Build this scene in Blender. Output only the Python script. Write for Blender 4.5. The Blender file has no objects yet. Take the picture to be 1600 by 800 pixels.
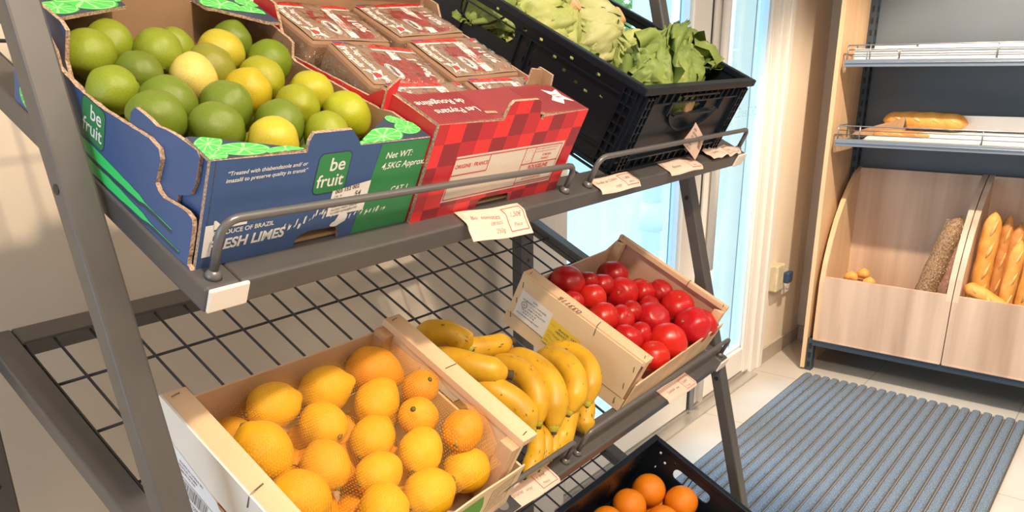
import bpy, bmesh, math, random
from mathutils import Vector, Matrix, noise
from mathutils.geometry import tessellate_polygon
rnd = random.Random(7)
C = bpy.context.scene.collection
scn = bpy.context.scene
# ---------------------------------------------------------------- camera, light, exposure
CAMZ = 1.4
FPX, CY = 1238.824, 528.373
YAW, PITCH, ROLL = math.radians(52.4036), math.radians(-19.0947), math.radians(-0.6453)
def cam_axes():
    f = Vector((math.sin(YAW)*math.cos(PITCH), math.cos(YAW)*math.cos(PITCH), math.sin(PITCH)))
    r = Vector((math.cos(YAW), -math.sin(YAW), 0)); u = r.cross(f)
    return r*math.cos(ROLL)+u*math.sin(ROLL), -r*math.sin(ROLL)+u*math.cos(ROLL), f
CR, CU, CF = cam_axes()
cam = bpy.data.objects.new('camera', bpy.data.cameras.new('camera')); C.objects.link(cam)
cam.matrix_world = Matrix((( CR.x, CU.x, -CF.x, 0), (CR.y, CU.y, -CF.y, 0), (CR.z, CU.z, -CF.z, CAMZ), (0,0,0,1)))
cam.data.sensor_width = 36; cam.data.lens = FPX/1600*36
cam.data.shift_y = (CY-400)/1600
cam.data.clip_start = 0.02
scn.camera = cam
scn.view_settings.view_transform = 'Standard'; scn.view_settings.look = 'None'
scn.view_settings.gamma = 1; scn.view_settings.exposure = -0.22
scn.view_settings.use_curve_mapping = False
RW = math.radians(1.514657)
MR = Matrix.Rotation(-RW, 4, 'Z')              # room frame (wall along x) -> world
w = bpy.data.worlds.new('sky'); scn.world = w; w.use_nodes = True
bg = w.node_tree.nodes['Background']; bg.inputs[0].default_value = (0.56, 0.81, 1.0, 1); bg.inputs[1].default_value = 3.0
def area(name, loc, target, power, color, size, size_y=None, spread=180):
    l = bpy.data.lights.new(name, 'AREA'); l.energy = power; l.color = color; l.size = size
    if size_y: l.shape = 'RECTANGLE'; l.size_y = size_y
    l.spread = math.radians(spread)
    o = bpy.data.objects.new(name, l); C.objects.link(o)
    o.location = MR @ Vector(loc); d = (MR @ Vector(target))-o.location
    o.rotation_euler = d.to_track_quat('-Z', 'Y').to_euler(); return o
def spot(name, loc, target, power, color, radius, angle, blend=.4):
    l = bpy.data.lights.new(name, 'SPOT'); l.energy = power; l.color = color; l.shadow_soft_size = radius
    l.spot_size = math.radians(angle); l.spot_blend = blend
    o = bpy.data.objects.new(name, l); C.objects.link(o)
    o.location = MR @ Vector(loc); d = (MR @ Vector(target))-o.location
    o.rotation_euler = d.to_track_quat('-Z', 'Y').to_euler(); return o
WARM = (1.0, .80, .58)
sl = bpy.data.lights.new('daylight', 'SUN'); sl.energy = 3.0; sl.color = (.55,.76,1.0); sl.angle = math.radians(40)
so = bpy.data.objects.new('daylight', sl); C.objects.link(so); so.rotation_euler = (MR @ Vector((.15,-.70,-.72,))).to_track_quat('-Z','Y').to_euler()
area('ceiling_lamp', (0.6, -0.9, 2.55), (0.6, -0.9, 0), 47, (1,.83,.65), 1.2, 1.2)
area('ceiling_lamp', (2.6, -1.3, 2.55), (2.6, -1.0, 0), 32, (1,.84,.68), 1.2, 1.2)
spot('ceiling_spot', (2.58, 0.30, 2.55), (3.75, 0.50, 0.45), 320, WARM, .03, 74)
spot('ceiling_spot', (0.35, -0.55, 2.55), (0.95, 0.9, 0.9), 165, WARM, .05, 85)
area('shop_window_daylight', (-2.5, 0.55, 1.35), (1.0, 0.6, 1.15), 48, (.62,.80,1.0), 1.6, 1.8)
# ---------------------------------------------------------------- material helpers
MATS = {}
def P(name, color, rough=.6, metal=0, noise_amt=0, noise_scale=20, bump=0, bump_scale=60, spec=.5, color2=None, stretch=None, alpha=1, coat=0, sss=0, objcolor=False, trans=0, emit=None, bdist=.001, detail=3):
    if name in MATS: return MATS[name]
    m = bpy.data.materials.new(name); m.use_nodes = True; nt = m.node_tree; N = nt.nodes; L = nt.links
    b = N['Principled BSDF']; b.inputs['Roughness'].default_value = rough; b.inputs['Metallic'].default_value = metal
    b.inputs['Base Color'].default_value = (*color, 1); b.inputs['Specular IOR Level'].default_value = spec
    if coat: b.inputs['Coat Weight'].default_value = coat; b.inputs['Coat Roughness'].default_value = .15
    if sss:
        b.inputs['Subsurface Weight'].default_value = sss; b.inputs['Subsurface Radius'].default_value = (.01,.006,.003); b.inputs['Subsurface Scale'].default_value = .5
    if alpha < 1: b.inputs['Alpha'].default_value = alpha
    if trans: b.inputs['Transmission Weight'].default_value = trans
    if emit: b.inputs['Emission Color'].default_value = (*emit[:3],1); b.inputs['Emission Strength'].default_value = emit[3]
    tc = N.new('ShaderNodeTexCoord'); mp = N.new('ShaderNodeMapping'); L.new(tc.outputs['Object'], mp.inputs[0])
    if stretch: mp.inputs['Scale'].default_value = stretch
    src = None
    if objcolor:
        oi = N.new('ShaderNodeObjectInfo'); src = oi.outputs['Color']
    if noise_amt or color2:
        nz = N.new('ShaderNodeTexNoise'); nz.inputs['Scale'].default_value = noise_scale; nz.inputs['Detail'].default_value = detail
        L.new(mp.outputs[0], nz.inputs['Vector'])
        if objcolor:   # shift the noise per object
            ad = N.new('ShaderNodeVectorMath'); ad.operation = 'ADD'; L.new(mp.outputs[0], ad.inputs[0]); L.new(oi.outputs['Location'], ad.inputs[1]); L.new(ad.outputs[0], nz.inputs['Vector'])
        rp = N.new('ShaderNodeMapRange'); rp.inputs[1].default_value = .3; rp.inputs[2].default_value = .7; L.new(nz.outputs[0], rp.inputs[0])
        mx = N.new('ShaderNodeMix'); mx.data_type = 'RGBA'; L.new(rp.outputs[0], mx.inputs[0])
        c2 = color2 or tuple(max(0, c*(1-noise_amt)) for c in color)
        if src:
            L.new(src, mx.inputs[6]); dk = N.new('ShaderNodeMix'); dk.data_type = 'RGBA'; dk.blend_type = 'MULTIPLY'; dk.inputs[0].default_value = 1
            L.new(src, dk.inputs[6]); dk.inputs[7].default_value = (*(color2 or (1-noise_amt,)*3), 1); L.new(dk.outputs[2], mx.inputs[7])
        else:
            mx.inputs[6].default_value = (*color, 1); mx.inputs[7].default_value = (*c2, 1)
        src = mx.outputs[2]
    if src: L.new(src, b.inputs['Base Color'])
    if bump:
        n2 = N.new('ShaderNodeTexNoise'); n2.inputs['Scale'].default_value = bump_scale; n2.inputs['Detail'].default_value = 2; L.new(mp.outputs[0], n2.inputs['Vector'])
        bp = N.new('ShaderNodeBump'); bp.inputs['Strength'].default_value = bump; bp.inputs['Distance'].default_value = bdist; L.new(n2.outputs[0], bp.inputs['Height']); L.new(bp.outputs[0], b.inputs['Normal'])
    MATS[name] = m; return m
def film(name, tint=(1,1,1), gloss=.10, rough=.08, bump=.6, scale=30):
    m = bpy.data.materials.new(name); m.use_nodes = True; nt = m.node_tree; N = nt.nodes; L = nt.links; N.clear()
    o = N.new('ShaderNodeOutputMaterial'); t = N.new('ShaderNodeBsdfTransparent'); t.inputs[0].default_value = (*tint,1)
    g = N.new('ShaderNodeBsdfGlossy'); g.inputs['Roughness'].default_value = rough; mx = N.new('ShaderNodeMixShader')
    lw = N.new('ShaderNodeLayerWeight'); pw = N.new('ShaderNodeMath'); pw.operation = 'POWER'; pw.inputs[1].default_value = 4.5; L.new(lw.outputs['Facing'], pw.inputs[0])
    ml = N.new('ShaderNodeMath'); ml.operation = 'MULTIPLY_ADD'; ml.inputs[1].default_value = .75; ml.inputs[2].default_value = .02+gloss*.5
    L.new(pw.outputs[0], ml.inputs[0]); L.new(ml.outputs[0], mx.inputs[0]); L.new(t.outputs[0], mx.inputs[1]); L.new(g.outputs[0], mx.inputs[2]); L.new(mx.outputs[0], o.inputs[0])
    if bump:
        tc = N.new('ShaderNodeTexCoord'); nz = N.new('ShaderNodeTexNoise'); nz.inputs['Scale'].default_value = scale; nz.inputs['Detail'].default_value = 3; L.new(tc.outputs['Object'], nz.inputs['Vector'])
        bp = N.new('ShaderNodeBump'); bp.inputs['Strength'].default_value = bump; bp.inputs['Distance'].default_value = .01; L.new(nz.outputs[0], bp.inputs['Height'])
        L.new(bp.outputs[0], g.inputs['Normal']); L.new(bp.outputs[0], lw.inputs['Normal'])
    return m
def wood(name, c1, c2, axis, scale=9, rough=.6):
    s = [scale*6]*3; s['xyz'.index(axis)] = scale*.45
    return P(name, c1, rough, color2=c2, noise_scale=1.0, stretch=tuple(s), bump=.15, bump_scale=1.2, bdist=.0006, detail=5)
# ---------------------------------------------------------------- mesh helpers
WM = {}
I4 = Matrix.Identity(4)
class MB:
    def __init__(s): s.v=[]; s.f=[]; s.m=[]
    def add(s, vs, fs, mi=0, M=None):
        k=len(s.v); s.v += [ (M@Vector(v) if M else Vector(v)) for v in vs]
        s.f += [tuple(i+k for i in f) for f in fs]; s.m += [mi]*len(fs); return s
    def box(s, a, b, mi=0, M=None):
        (x0,y0,z0),(x1,y1,z1)=a,b
        return s.add([(x0,y0,z0),(x1,y0,z0),(x1,y1,z0),(x0,y1,z0),(x0,y0,z1),(x1,y0,z1),(x1,y1,z1),(x0,y1,z1)],
          [(0,3,2,1),(4,5,6,7),(0,1,5,4),(1,2,6,5),(2,3,7,6),(3,0,4,7)], mi, M)
    def tube(s, pts, r, n=10, mi=0, M=None, cap=True):
        pts=[Vector(p) for p in pts]; rs = r if isinstance(r,(list,tuple)) else [r]*len(pts); vs=[]; fs=[]
        t0=(pts[1]-pts[0]).normalized(); ref=Vector((0,0,1)) if abs(t0.z)<.9 else Vector((1,0,0)); nx=t0.cross(ref).normalized()
        for i,p in enumerate(pts):
            t=((pts[min(i+1,len(pts)-1)]-pts[i]).normalized()+(pts[i]-pts[max(i-1,0)]).normalized()).normalized()
            nx=(nx-t*nx.dot(t)).normalized(); ny=t.cross(nx)
            for k in range(n):
                a=2*math.pi*k/n; vs.append(p+(nx*math.cos(a)+ny*math.sin(a))*rs[i])
        for i in range(len(pts)-1):
            for k in range(n): fs.append((i*n+k,i*n+(k+1)%n,(i+1)*n+(k+1)%n,(i+1)*n+k))
        if cap: fs.append(tuple(range(n-1,-1,-1))); fs.append(tuple((len(pts)-1)*n+k for k in range(n)))
        return s.add(vs,fs,mi,M)
    def panel(s, outline, holes=(), t=.004, M=None, front=0, back=0, edge=0):
        """outline/holes in local xy, extruded along +z from 0 to t; z=0 is the 'front'"""
        loops=[[Vector((p[0],p[1],0)) for p in l] for l in [outline,*holes]]
        flat=[p for l in loops for p in l]; tr=tessellate_polygon(loops); n=len(flat)
        def area2(tri): a,b,c=[flat[i] for i in tri]; return (b.x-a.x)*(c.y-a.y)-(b.y-a.y)*(c.x-a.x)
        tr=[tuple(t_) if area2(t_)>0 else (t_[0],t_[2],t_[1]) for t_ in tr]
        s.add(flat,[ (a,c,b) for a,b,c in tr],front,M)
        s.add([Vector((p.x,p.y,t)) for p in flat],tr,back,M)
        for l in loops:
            m=len(l); vs=l+[Vector((p.x,p.y,t)) for p in l]; s.add(vs,[(i,(i+1)%m,m+(i+1)%m,m+i) for i in range(m)],edge,M)
        return s
    def poly(s, pts, mi=0, M=None):
        fl=[Vector((p[0],p[1],p[2] if len(p)>2 else 0)) for p in pts]
        if len(fl)>4:
            return s.add(fl, [tuple(t_) for t_ in tessellate_polygon([fl])], mi, M)
        return s.add(fl,[tuple(range(len(fl)))],mi,M)
    def build(s, name, mats, parent=None, M=I4, smooth=False, bevel=0, recalc=True, seg=2):
        me=bpy.data.meshes.new(name); me.from_pydata([tuple(v) for v in s.v],[],s.f)
        for m in (mats if isinstance(mats,(list,tuple)) else [mats]): me.materials.append(m)
        me.polygons.foreach_set('material_index', s.m)
        if recalc:
            bm=bmesh.new(); bm.from_mesh(me)
            if smooth: bmesh.ops.remove_doubles(bm,verts=bm.verts,dist=1e-6)
            bmesh.ops.recalc_face_normals(bm,faces=bm.faces); bm.to_mesh(me); bm.free()
        if smooth: me.polygons.foreach_set('use_smooth',[True]*len(me.polygons))
        me.update()
        o=bpy.data.objects.new(name,me); C.objects.link(o); place(o,parent,M)
        if bevel:
            b=o.modifiers.new('bevel','BEVEL'); b.width=bevel; b.segments=seg; b.limit_method='ANGLE'; b.harden_normals=False
        return o
def place(o,parent,M):
    WM[o]=M.copy()
    if parent: o.parent=parent; o.matrix_local = WM[parent].inverted()@M
    else: o.matrix_world=M
def tag(o,label=None,cat=None,group=None,kind=None):
    for k,v in (('label',label),('category',cat),('group',group),('kind',kind)):
        if v: o[k]=v
    return o
def thing(name,label,cat,M=I4,group=None,kind=None):
    o=bpy.data.objects.new(name,None); o.empty_display_size=.05; C.objects.link(o); place(o,None,M); return tag(o,label,cat,group,kind)
T=Matrix.Translation
def frame(o,x,y,z):
    """matrix with given origin and axes"""
    return Matrix(((x[0],y[0],z[0],o[0]),(x[1],y[1],z[1],o[1]),(x[2],y[2],z[2],o[2]),(0,0,0,1)))
_tc={}
def text2d(body, size=.01, off=0, align='LEFT', shear=0):
    key=(body,off,shear)
    if key not in _tc:
        c=bpy.data.curves.new('t','FONT'); c.body=body; c.size=1; c.offset=off; c.shear=shear; c.resolution_u=3; c.space_line=.95
        o=bpy.data.objects.new('t',c); me=o.to_mesh()
        vs=[(v.co.x,v.co.y) for v in me.vertices]; fs=[tuple(p.vertices) for p in me.polygons]; o.to_mesh_clear()
        bpy.data.objects.remove(o); bpy.data.curves.remove(c); _tc[key]=(vs,fs)
    vs,fs=_tc[key]
    x1=max([v[0] for v in vs],default=0)
    dx={'LEFT':0,'CENTER':-x1/2,'RIGHT':-x1}[align]
    return [((x+dx)*size,y*size) for x,y in vs],fs
def put_text(mb, body, x, y, size, mi, M=None, z=-.0003, fn=None, rot=0, flip=False, **k):
    vs,fs=text2d(body,size,**k); ca,sa=math.cos(rot),math.sin(rot); out=[]
    for a,b in vs:
        if flip: a=-a
        p=(x+a*ca-b*sa, y+a*sa+b*ca)
        out.append(fn(*p) if fn else (p[0],p[1],z))
    mb.add(out,fs,mi,M)
# shelf frames: local x = along shelf, y = up the slope to the back, z = shelf normal
TILT=math.radians(26.2)
def shelf_frame(O, e):
    e=Vector(e).normalized(); s=Vector((0,-math.cos(TILT),-math.sin(TILT))); s=(s-e*s.dot(e)).normalized(); n=-(e.cross(s))
    return frame((O[0],O[1],O[2]+CAMZ), e, -s, n)
F1=shelf_frame((0,1.195,.091255),(1,0,.0075)); F2=shelf_frame((0,1.195,-.341103),(1,0,0)); F3=shelf_frame((0,1.195,-.776237),(1,0,0))
# ================================================================ SETTING (room frame MR)
M_wall=P('wall_paint',(.84,.735,.60),.85,noise_amt=.06,noise_scale=3,bump=.1,bump_scale=120)
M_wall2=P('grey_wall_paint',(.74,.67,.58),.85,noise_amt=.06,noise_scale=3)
M_ceil=P('ceiling_paint',(.85,.84,.82),.9)
M_pvc=P('white_pvc',(.86,.82,.77),.35,noise_amt=.03,noise_scale=6)
M_base=P('greige_tile',(.50,.44,.37),.5,noise_amt=.12,noise_scale=9)
M_alu=P('brushed_aluminium',(.62,.60,.56),.35,metal=.7)
M_dark=P('dark_rubber',(.03,.03,.035),.6)
M_black=P('near_black',(.012,.012,.014),.5)
def tile_mat():
    m=bpy.data.materials.new('floor_tile'); m.use_nodes=True; N=m.node_tree.nodes; L=m.node_tree.links; b=N['Principled BSDF']
    tc=N.new('ShaderNodeTexCoord'); mp=N.new('ShaderNodeMapping'); mp.inputs['Location'].default_value=(.12,.335,0); L.new(tc.outputs['Object'],mp.inputs[0])
    br=N.new('ShaderNodeTexBrick'); br.offset=0; br.inputs['Scale'].default_value=1; br.inputs['Brick Width'].default_value=.6; br.inputs['Row Height'].default_value=.6
    br.inputs['Mortar Size'].default_value=.0022; br.inputs['Color1'].default_value=(.62,.57,.51,1); br.inputs['Color2'].default_value=(.60,.555,.50,1); br.inputs['Mortar'].default_value=(.36,.32,.28,1)
    L.new(mp.outputs[0],br.inputs['Vector']); nz=N.new('ShaderNodeTexNoise'); nz.inputs['Scale'].default_value=4; nz.inputs['Detail'].default_value=6; L.new(tc.outputs['Object'],nz.inputs['Vector'])
    mx=N.new('ShaderNodeMix'); mx.data_type='RGBA'; mx.blend_type='MULTIPLY'; mx.inputs[0].default_value=.25; L.new(br.outputs['Color'],mx.inputs[6]); L.new(nz.outputs['Fac'],mx.inputs[7]); L.new(mx.outputs[2],b.inputs['Base Color'])
    b.inputs['Roughness'].default_value=.42; return m
MB().box((-2.6,-3.6,-.1),(4.15,1.36,0)).build('floor',tile_mat(),None,MR).__setitem__('kind','structure')
def struct(name,mb,m,**k): o=mb.build(name,m,None,MR,**k); o['kind']='structure'; return o
WY=1.345; WX=4.05
b=MB(); b.box((-2.6,WY,0),(1.80,WY+.25,2.6)); b.box((3.545,WY,0),(WX+.15,WY+.25,2.6)); b.box((1.80,WY,2.25),(3.545,WY+.25,2.6)); struct('wall_back',b,M_wall)
struct('wall_right',MB().box((WX,-3.6,0),(WX+.15,WY,2.6)),M_wall2)
struct('wall_left',MB().box((-2.75,-3.6,0),(-2.6,WY+.25,2.6)),M_wall)
struct('wall_front',MB().box((-2.6,-3.75,0),(WX+.15,-3.6,2.6)),M_wall)
struct('ceiling',MB().box((-2.75,-3.75,2.6),(WX+.15,WY+.25,2.7)),M_ceil)
struct('baseboard_back',MB().box((3.548,WY-.012,0),(WX,WY,.078)),M_base,bevel=.002)
struct('baseboard_left',MB().box((-2.6,WY-.012,0),(1.70,WY,.078)),M_base,bevel=.002)
struct('baseboard_right',MB().box((WX-.012,-3.6,0),(WX,WY-.012,.078)),M_base,bevel=.002)
# glazed double door in the back wall
door=thing('door_1',None,None,MR@T((2.67,WY,0)),kind='structure')
def dpart(name,mb,m,**k): return mb.build(name,m,door,MR,**k)
b=MB()
b.box((1.70,WY-.016,0),(1.845,WY+.05,2.28)); b.box((1.845,WY-.004,0),(1.915,WY+.07,2.2))
b.box((3.37,WY+.0,0),(3.43,WY+.07,2.2)); b.box((3.43,WY-.012,0),(3.50,WY+.06,2.24)); b.box((3.50,WY-.02,0),(3.545,WY+.05,2.28))
b.box((1.70,WY-.016,2.18),(3.545,WY+.05,2.28))
dpart('door_frame',b,M_pvc,bevel=.004)
b=MB(); b.box((1.845,WY+.0,0),(3.43,WY+.10,.022)); b.box((1.845,WY-.05,0),(3.43,WY+.0,.008)); dpart('threshold',b,M_alu,bevel=.002)
M_glass=film('door_glass',(.90,.975,1.0),gloss=.02,rough=.02,bump=0)
for x0,x1,nm in ((1.915,2.80,'a'),(2.83,3.37,'b')):
    g0,g1=(1.925,2.66) if nm=='a' else (2.93,3.345)
    b=MB(); y0,y1=WY+.0,WY+.055
    b.box((x0,y0,.03),(g0,y1,2.17)); b.box((g1,y0,.03),(x1,y1,2.17)); b.box((g0,y0,.03),(g1,y1,.148)); b.box((g0,y0,2.08),(g1,y1,2.17))
    lf=dpart('door_leaf',b,M_pvc,bevel=.006)
    b=MB(); b.box((g0+.004,WY+.03,.14),(g1-.004,WY+.036,2.09)); b.build('glass_pane',M_glass,lf,MR)
    b=MB(); q=.012
    for a,c in (((g0,.148),(g0+q,2.08)),((g1-q,.148),(g1,2.08)),((g0,.148),(g1,.148+q)),((g0,2.08-q),(g1,2.08))): b.box((a[0],WY+.012,a[1]),(c[0],WY+.05,c[1]))
    b.build('glazing_bead',P('glazing_bead',(.62,.74,.86),.3),lf,MR)
    b=MB(); 
    xx = g1-.075 if nm=='b' else g1-.03
    b.box((xx,WY+.037,.16),(xx+.004,WY+.04,2.07)); b.build('pane_spacer',P('spacer',(.10,.25,.33),.3),lf,MR)
b=MB(); b.box((2.80,WY+.01,.02),(2.83,WY+.04,2.17)); dpart('seal',b,M_dark)
b=MB(); b.tube([(2.875,WY-.02,.05),(2.875,WY-.02,.62)],.013,10); b.tube([(2.875,WY-.02,.62),(2.875,WY-.02,1.9)],.016,10); dpart('astragal',b,M_pvc,smooth=True)
b=MB(); b.tube([(2.815,WY-.012,.03),(2.815,WY-.012,.17)],.011,10); dpart('floor_bolt',b,P('grey_steel',(.25,.26,.28),.4,metal=.6))
# mirrored lettering on the glass, read from the street
b=MB(); Mt=MR@frame((3.34,WY+.029,1.185),(-1,0,0),(0,0,1),(0,1,0))
put_text(b,'CC les S..',0,0,.055,0,None,z=0); 
b.build('glass_lettering',P('frosted_print',(.35,.55,.62),.6),door,Mt)
# adapter, plug, socket
t=thing('power_adapter','beige plug-in adapter with a dark blue plug on the wall beside the door','adapter',MR@T((3.63,WY-.02,.425)))
b=MB(); b.box((3.58,WY-.042,.365),(3.672,WY-.001,.49)); b.build('housing',P('cream_plastic',(.72,.62,.42),.45,noise_amt=.25,noise_scale=30),t,MR,bevel=.006)
b=MB(); b.box((3.655,WY-.07,.395),(3.712,WY-.04,.45)); b.build('plug',P('navy_plastic',(.03,.06,.13),.4),t,MR,bevel=.008)
t=thing('wall_socket','white square wall socket on the wall between the adapter and the corner','socket',MR@T((3.78,WY-.01,.35)))
b=MB(); b.box((3.750,WY-.014,.31),(3.850,WY-.001,.41)); b.build('cover_plate',M_pvc,t,MR,bevel=.006)
b=MB(); b.tube([(3.80,WY-.0145,.36),(3.80,WY-.018,.36)],[.028,.026],20); b.build('outlet',P('socket_inner',(.92,.90,.86),.4),t,MR)
# ---------------------------------------------------------------- outside
M_pave=P('pale_pavement',(.62,.68,.72),.9,noise_amt=.06,noise_scale=2)
struct('ground',MB().box((-30,1.62,-.14),(60,70,-.04)),M_pave)
t=thing('downpipe','white round rain downpipe with a collar standing outside the glass door','downpipe',MR@T((3.52,1.95,-.04)))
b=MB(); b.tube([(3.52,1.95,-.04),(3.52,1.95,3.2)],.048,20); b.build('pipe',P('pipe_white',(.80,.90,.93),.4),t,MR,smooth=True)
b=MB(); b.tube([(3.52,1.95,.60),(3.52,1.95,.74)],.060,20); b.build('collar',P('pipe_white',(.80,.90,.93),.4),t,MR,smooth=True)
b=MB(); b.box((4.6,2.6,-.04),(4.75,2.75,3.4)); tag(b.build('porch_post',P('pipe_white',(.8,.9,.93)),None,MR),'slim white square post standing outside beyond the rack','post')
def leafblob(b,c,r,n,rr,seed,mi=0):
    q=random.Random(seed)
    for i in range(n):
        d=Vector((q.gauss(0,1),q.gauss(0,1),q.gauss(0,1))).normalized()*r*(q.random()**.35); p=Vector(c)+Vector((d.x,d.y,d.z*.8))
        a=Vector((q.gauss(0,1),q.gauss(0,1),q.gauss(0,1))).normalized(); e=a.cross(Vector((.3,.4,.8))).normalized(); f=a.cross(e); s=rr*(.6+q.random())
        b.add([p+e*s,p+f*s*.6,p-e*s,p-f*s*.6],[(0,1,2,3)],mi)
M_leaf=P('tree_leaves',(.18,.36,.12),.7,color2=(.42,.55,.14),noise_scale=.6)
M_bark=P('bark',(.20,.14,.09),.9)
for i,(x,y,h,r) in enumerate(((9.0,9.5,3.0,1.5),(13.5,11.5,3.6,1.9),(18.5,13.0,3.4,2.0),(11.5,17.0,4.4,2.3))):
    labs=['green leafy tree outside, the nearest one behind the door glass','green tree outside, second nearest behind the door glass','green tree outside, farthest to the right behind the door glass','taller green tree outside at the very back behind the glass']
    t=thing('leafy_tree',labs[i],'tree',MR@T((x,y,-.04)),group='trees outside the glass door')
    b=MB(); b.tube([(x,y,-.04),(x+.05,y,h*.6),(x,y+.1,h)],[.14,.10,.05],8); b.build('trunk',M_bark,t,MR)
    b=MB(); leafblob(b,(x,y,h),r,1500,.13,i+3); leafblob(b,(x,y,h-1.3),r*.9,1000,.13,i+30); b.build('crown',M_leaf,t,MR,recalc=False)
b=MB(); b.box((8.5,8.2,.55),(16.5,8.28,.90)); b.box((8.5,8.2,.18),(16.5,8.28,.40)); 
for x in (8.6,10.6,12.6,14.6,16.3): b.box((x,8.28,-.04),(x+.1,8.36,.95))
t=thing('street_barrier','low red and turquoise barrier standing across the street outside','barrier',MR@T((12.5,8.24,-.04)))
bb=MB(); bb.box((8.5,8.2,.62),(19,8.28,.90)); bb.build('top_board',P('red_board',(.75,.22,.18),.6),t,MR)
bb=MB(); bb.box((8.5,8.2,.05),(19,8.28,.60)); bb.build('lower_board',P('turquoise_board',(.10,.55,.62),.6),t,MR)
for x in (8.6,11,13.5,16,18.8): bb=MB(); bb.box((x,8.29,-.04),(x+.1,8.37,1.0)); bb.build('post',P('pipe_white',(.8,.9,.93)),t,MR)
# ---------------------------------------------------------------- floor mat
t=thing('entrance_mat','large ribbed blue grey entrance mat on the tiled floor in front of the bread display','mat',MR@T((2.7,.67,0)))
x0,x1,y0,y1=1.95,3.56,.218,1.123
b=MB(); b.box((x0,y0,.0005),(x1-.01,y1,.006)); b.build('backing',P('mat_backing',(.10,.085,.075),.9),t,MR)
M_rib=P('mat_fibre',(.062,.088,.125),.95,color2=(.21,.265,.325),noise_scale=260,bump=.8,bump_scale=220,bdist=.003,detail=1)
nr=22; pitch=(y1-y0)/nr
b=MB(); b2=MB()
for i in range(nr):
    ya=y0+pitch*i+.0035; yb=ya+pitch*.80; ym=(ya+yb)/2
    prof=[(ya,.006),(ya+.002,.012),(ym-.008,.0155),(ym+.008,.0155),(yb-.002,.012),(yb,.006)]
    n=len(prof); vs=[(x0,p[0],p[1]) for p in prof]+[(x1,p[0],p[1]) for p in prof]
    b.add(vs,[(k,k+1,n+k+1,n+k) for k in range(n-1)]+[tuple(range(n))[::-1],tuple(n+k for k in range(n))])
    b2.box((x0,yb+.0025,.006),(x1-.004,yb+.0050,.0085))
b.build('ribs',M_rib,t,MR); b2.build('groove_strips',P('mat_strip',(.26,.21,.17),.8),t,MR)
# ---------------------------------------------------------------- bread display
M_oak=wood('light_oak',(.78,.56,.42),(.50,.33,.23),'z',1.9,.5)
M_oakL=wood('honey_oak',(.80,.56,.34),(.66,.43,.25),'z',2.2,.45)
M_gun=P('blue_grey_metal',(.055,.075,.105),.45,metal=.3)
M_lip=P('silver_grey_metal',(.28,.31,.36),.35,metal=.5)
M_backp=P('charcoal_board',(.14,.165,.20),.6,noise_amt=.1,noise_scale=4)
M_wire=P('grey_wire',(.30,.30,.33),.35,metal=.7)
M_paper=P('white_paper',(.85,.82,.79),.8)
XF=3.62
t=thing('bread_display','tall wooden bread display unit with grey wire-edged shelves against the end wall','display unit',MR@T((3.8,.2,0)))
b=MB(); b.box((XF,1.147,0.012),(4.0,1.166,2.15)); b.build('side_panel',M_oakL,t,MR,bevel=.001)
b=MB(); b.box((4.0,-1.2,.1),(4.02,1.147,2.15)); b.build('back_panel',M_backp,t,MR)
b=MB(); b.box((XF+.005,-1.2,.128),(XF+.03,1.125,.158)); b.box((XF+.03,-1.2,.13),(3.99,1.12,.150)); b.build('base_rail',M_gun,t,MR,bevel=.002)
b=MB(); b.box((XF+.01,1.118,0),(XF+.05,1.145,.16))
for k in range(3): b.box((XF+.006,1.126,.02+.045*k),(XF+.0105,1.137,.045+.045*k),1)
b.build('foot',[M_gun,M_black],t,MR,bevel=.0)
b=MB(); b.box((3.955,1.118,.15),(3.998,1.147,2.15))
for k in range(38): b.box((3.9535,1.128,.2+.05*k),(3.9552,1.138,.225+.05*k),1); b.box((3.968,1.1165,.2+.05*k),(3.985,1.1185,.225+.05*k),1)
b.build('upright',[M_gun,M_black],t,MR)
for k,z in enumerate((1.372,1.048)):
    sl=.0 if k==0 else .0
    b=MB(); b.box((XF,-1.2,z),(XF+.014,1.127,z+.030)); b.box((XF+.014,-1.2,z+.012),(3.998,1.115,z+.024)); b.box((XF-.006,-1.2,z+.014),(XF,1.127,z+.019))
    s=b.build('shelf',M_lip if k else M_lip,t,MR,bevel=.002)
    b=MB(); zt=z+.085
    pts=[(3.74,1.117,z+.03),(3.74,1.117,zt),(XF+.02,1.122,zt),(XF+.006,1.118,zt),(XF+.006,1.10,zt),(XF+.006,-1.2,zt)]
    b.tube(pts,.0028,6)
    b.tube([(XF+.006,1.12,z+.03),(XF+.006,1.12,zt)],.0028,6)
    for q in (.055,.037): b.tube([(XF+.006,1.12,z+.012+q),(XF+.006,-1.2,z+.012+q)],.002,6)
    for yy in (1.03,.57,.0,-.6): b.tube([(XF+.003,yy,z+.03),(XF+.003,yy,zt)],.003,6)
    b.build('wire_guard',M_wire,s,MR,smooth=True)
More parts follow.
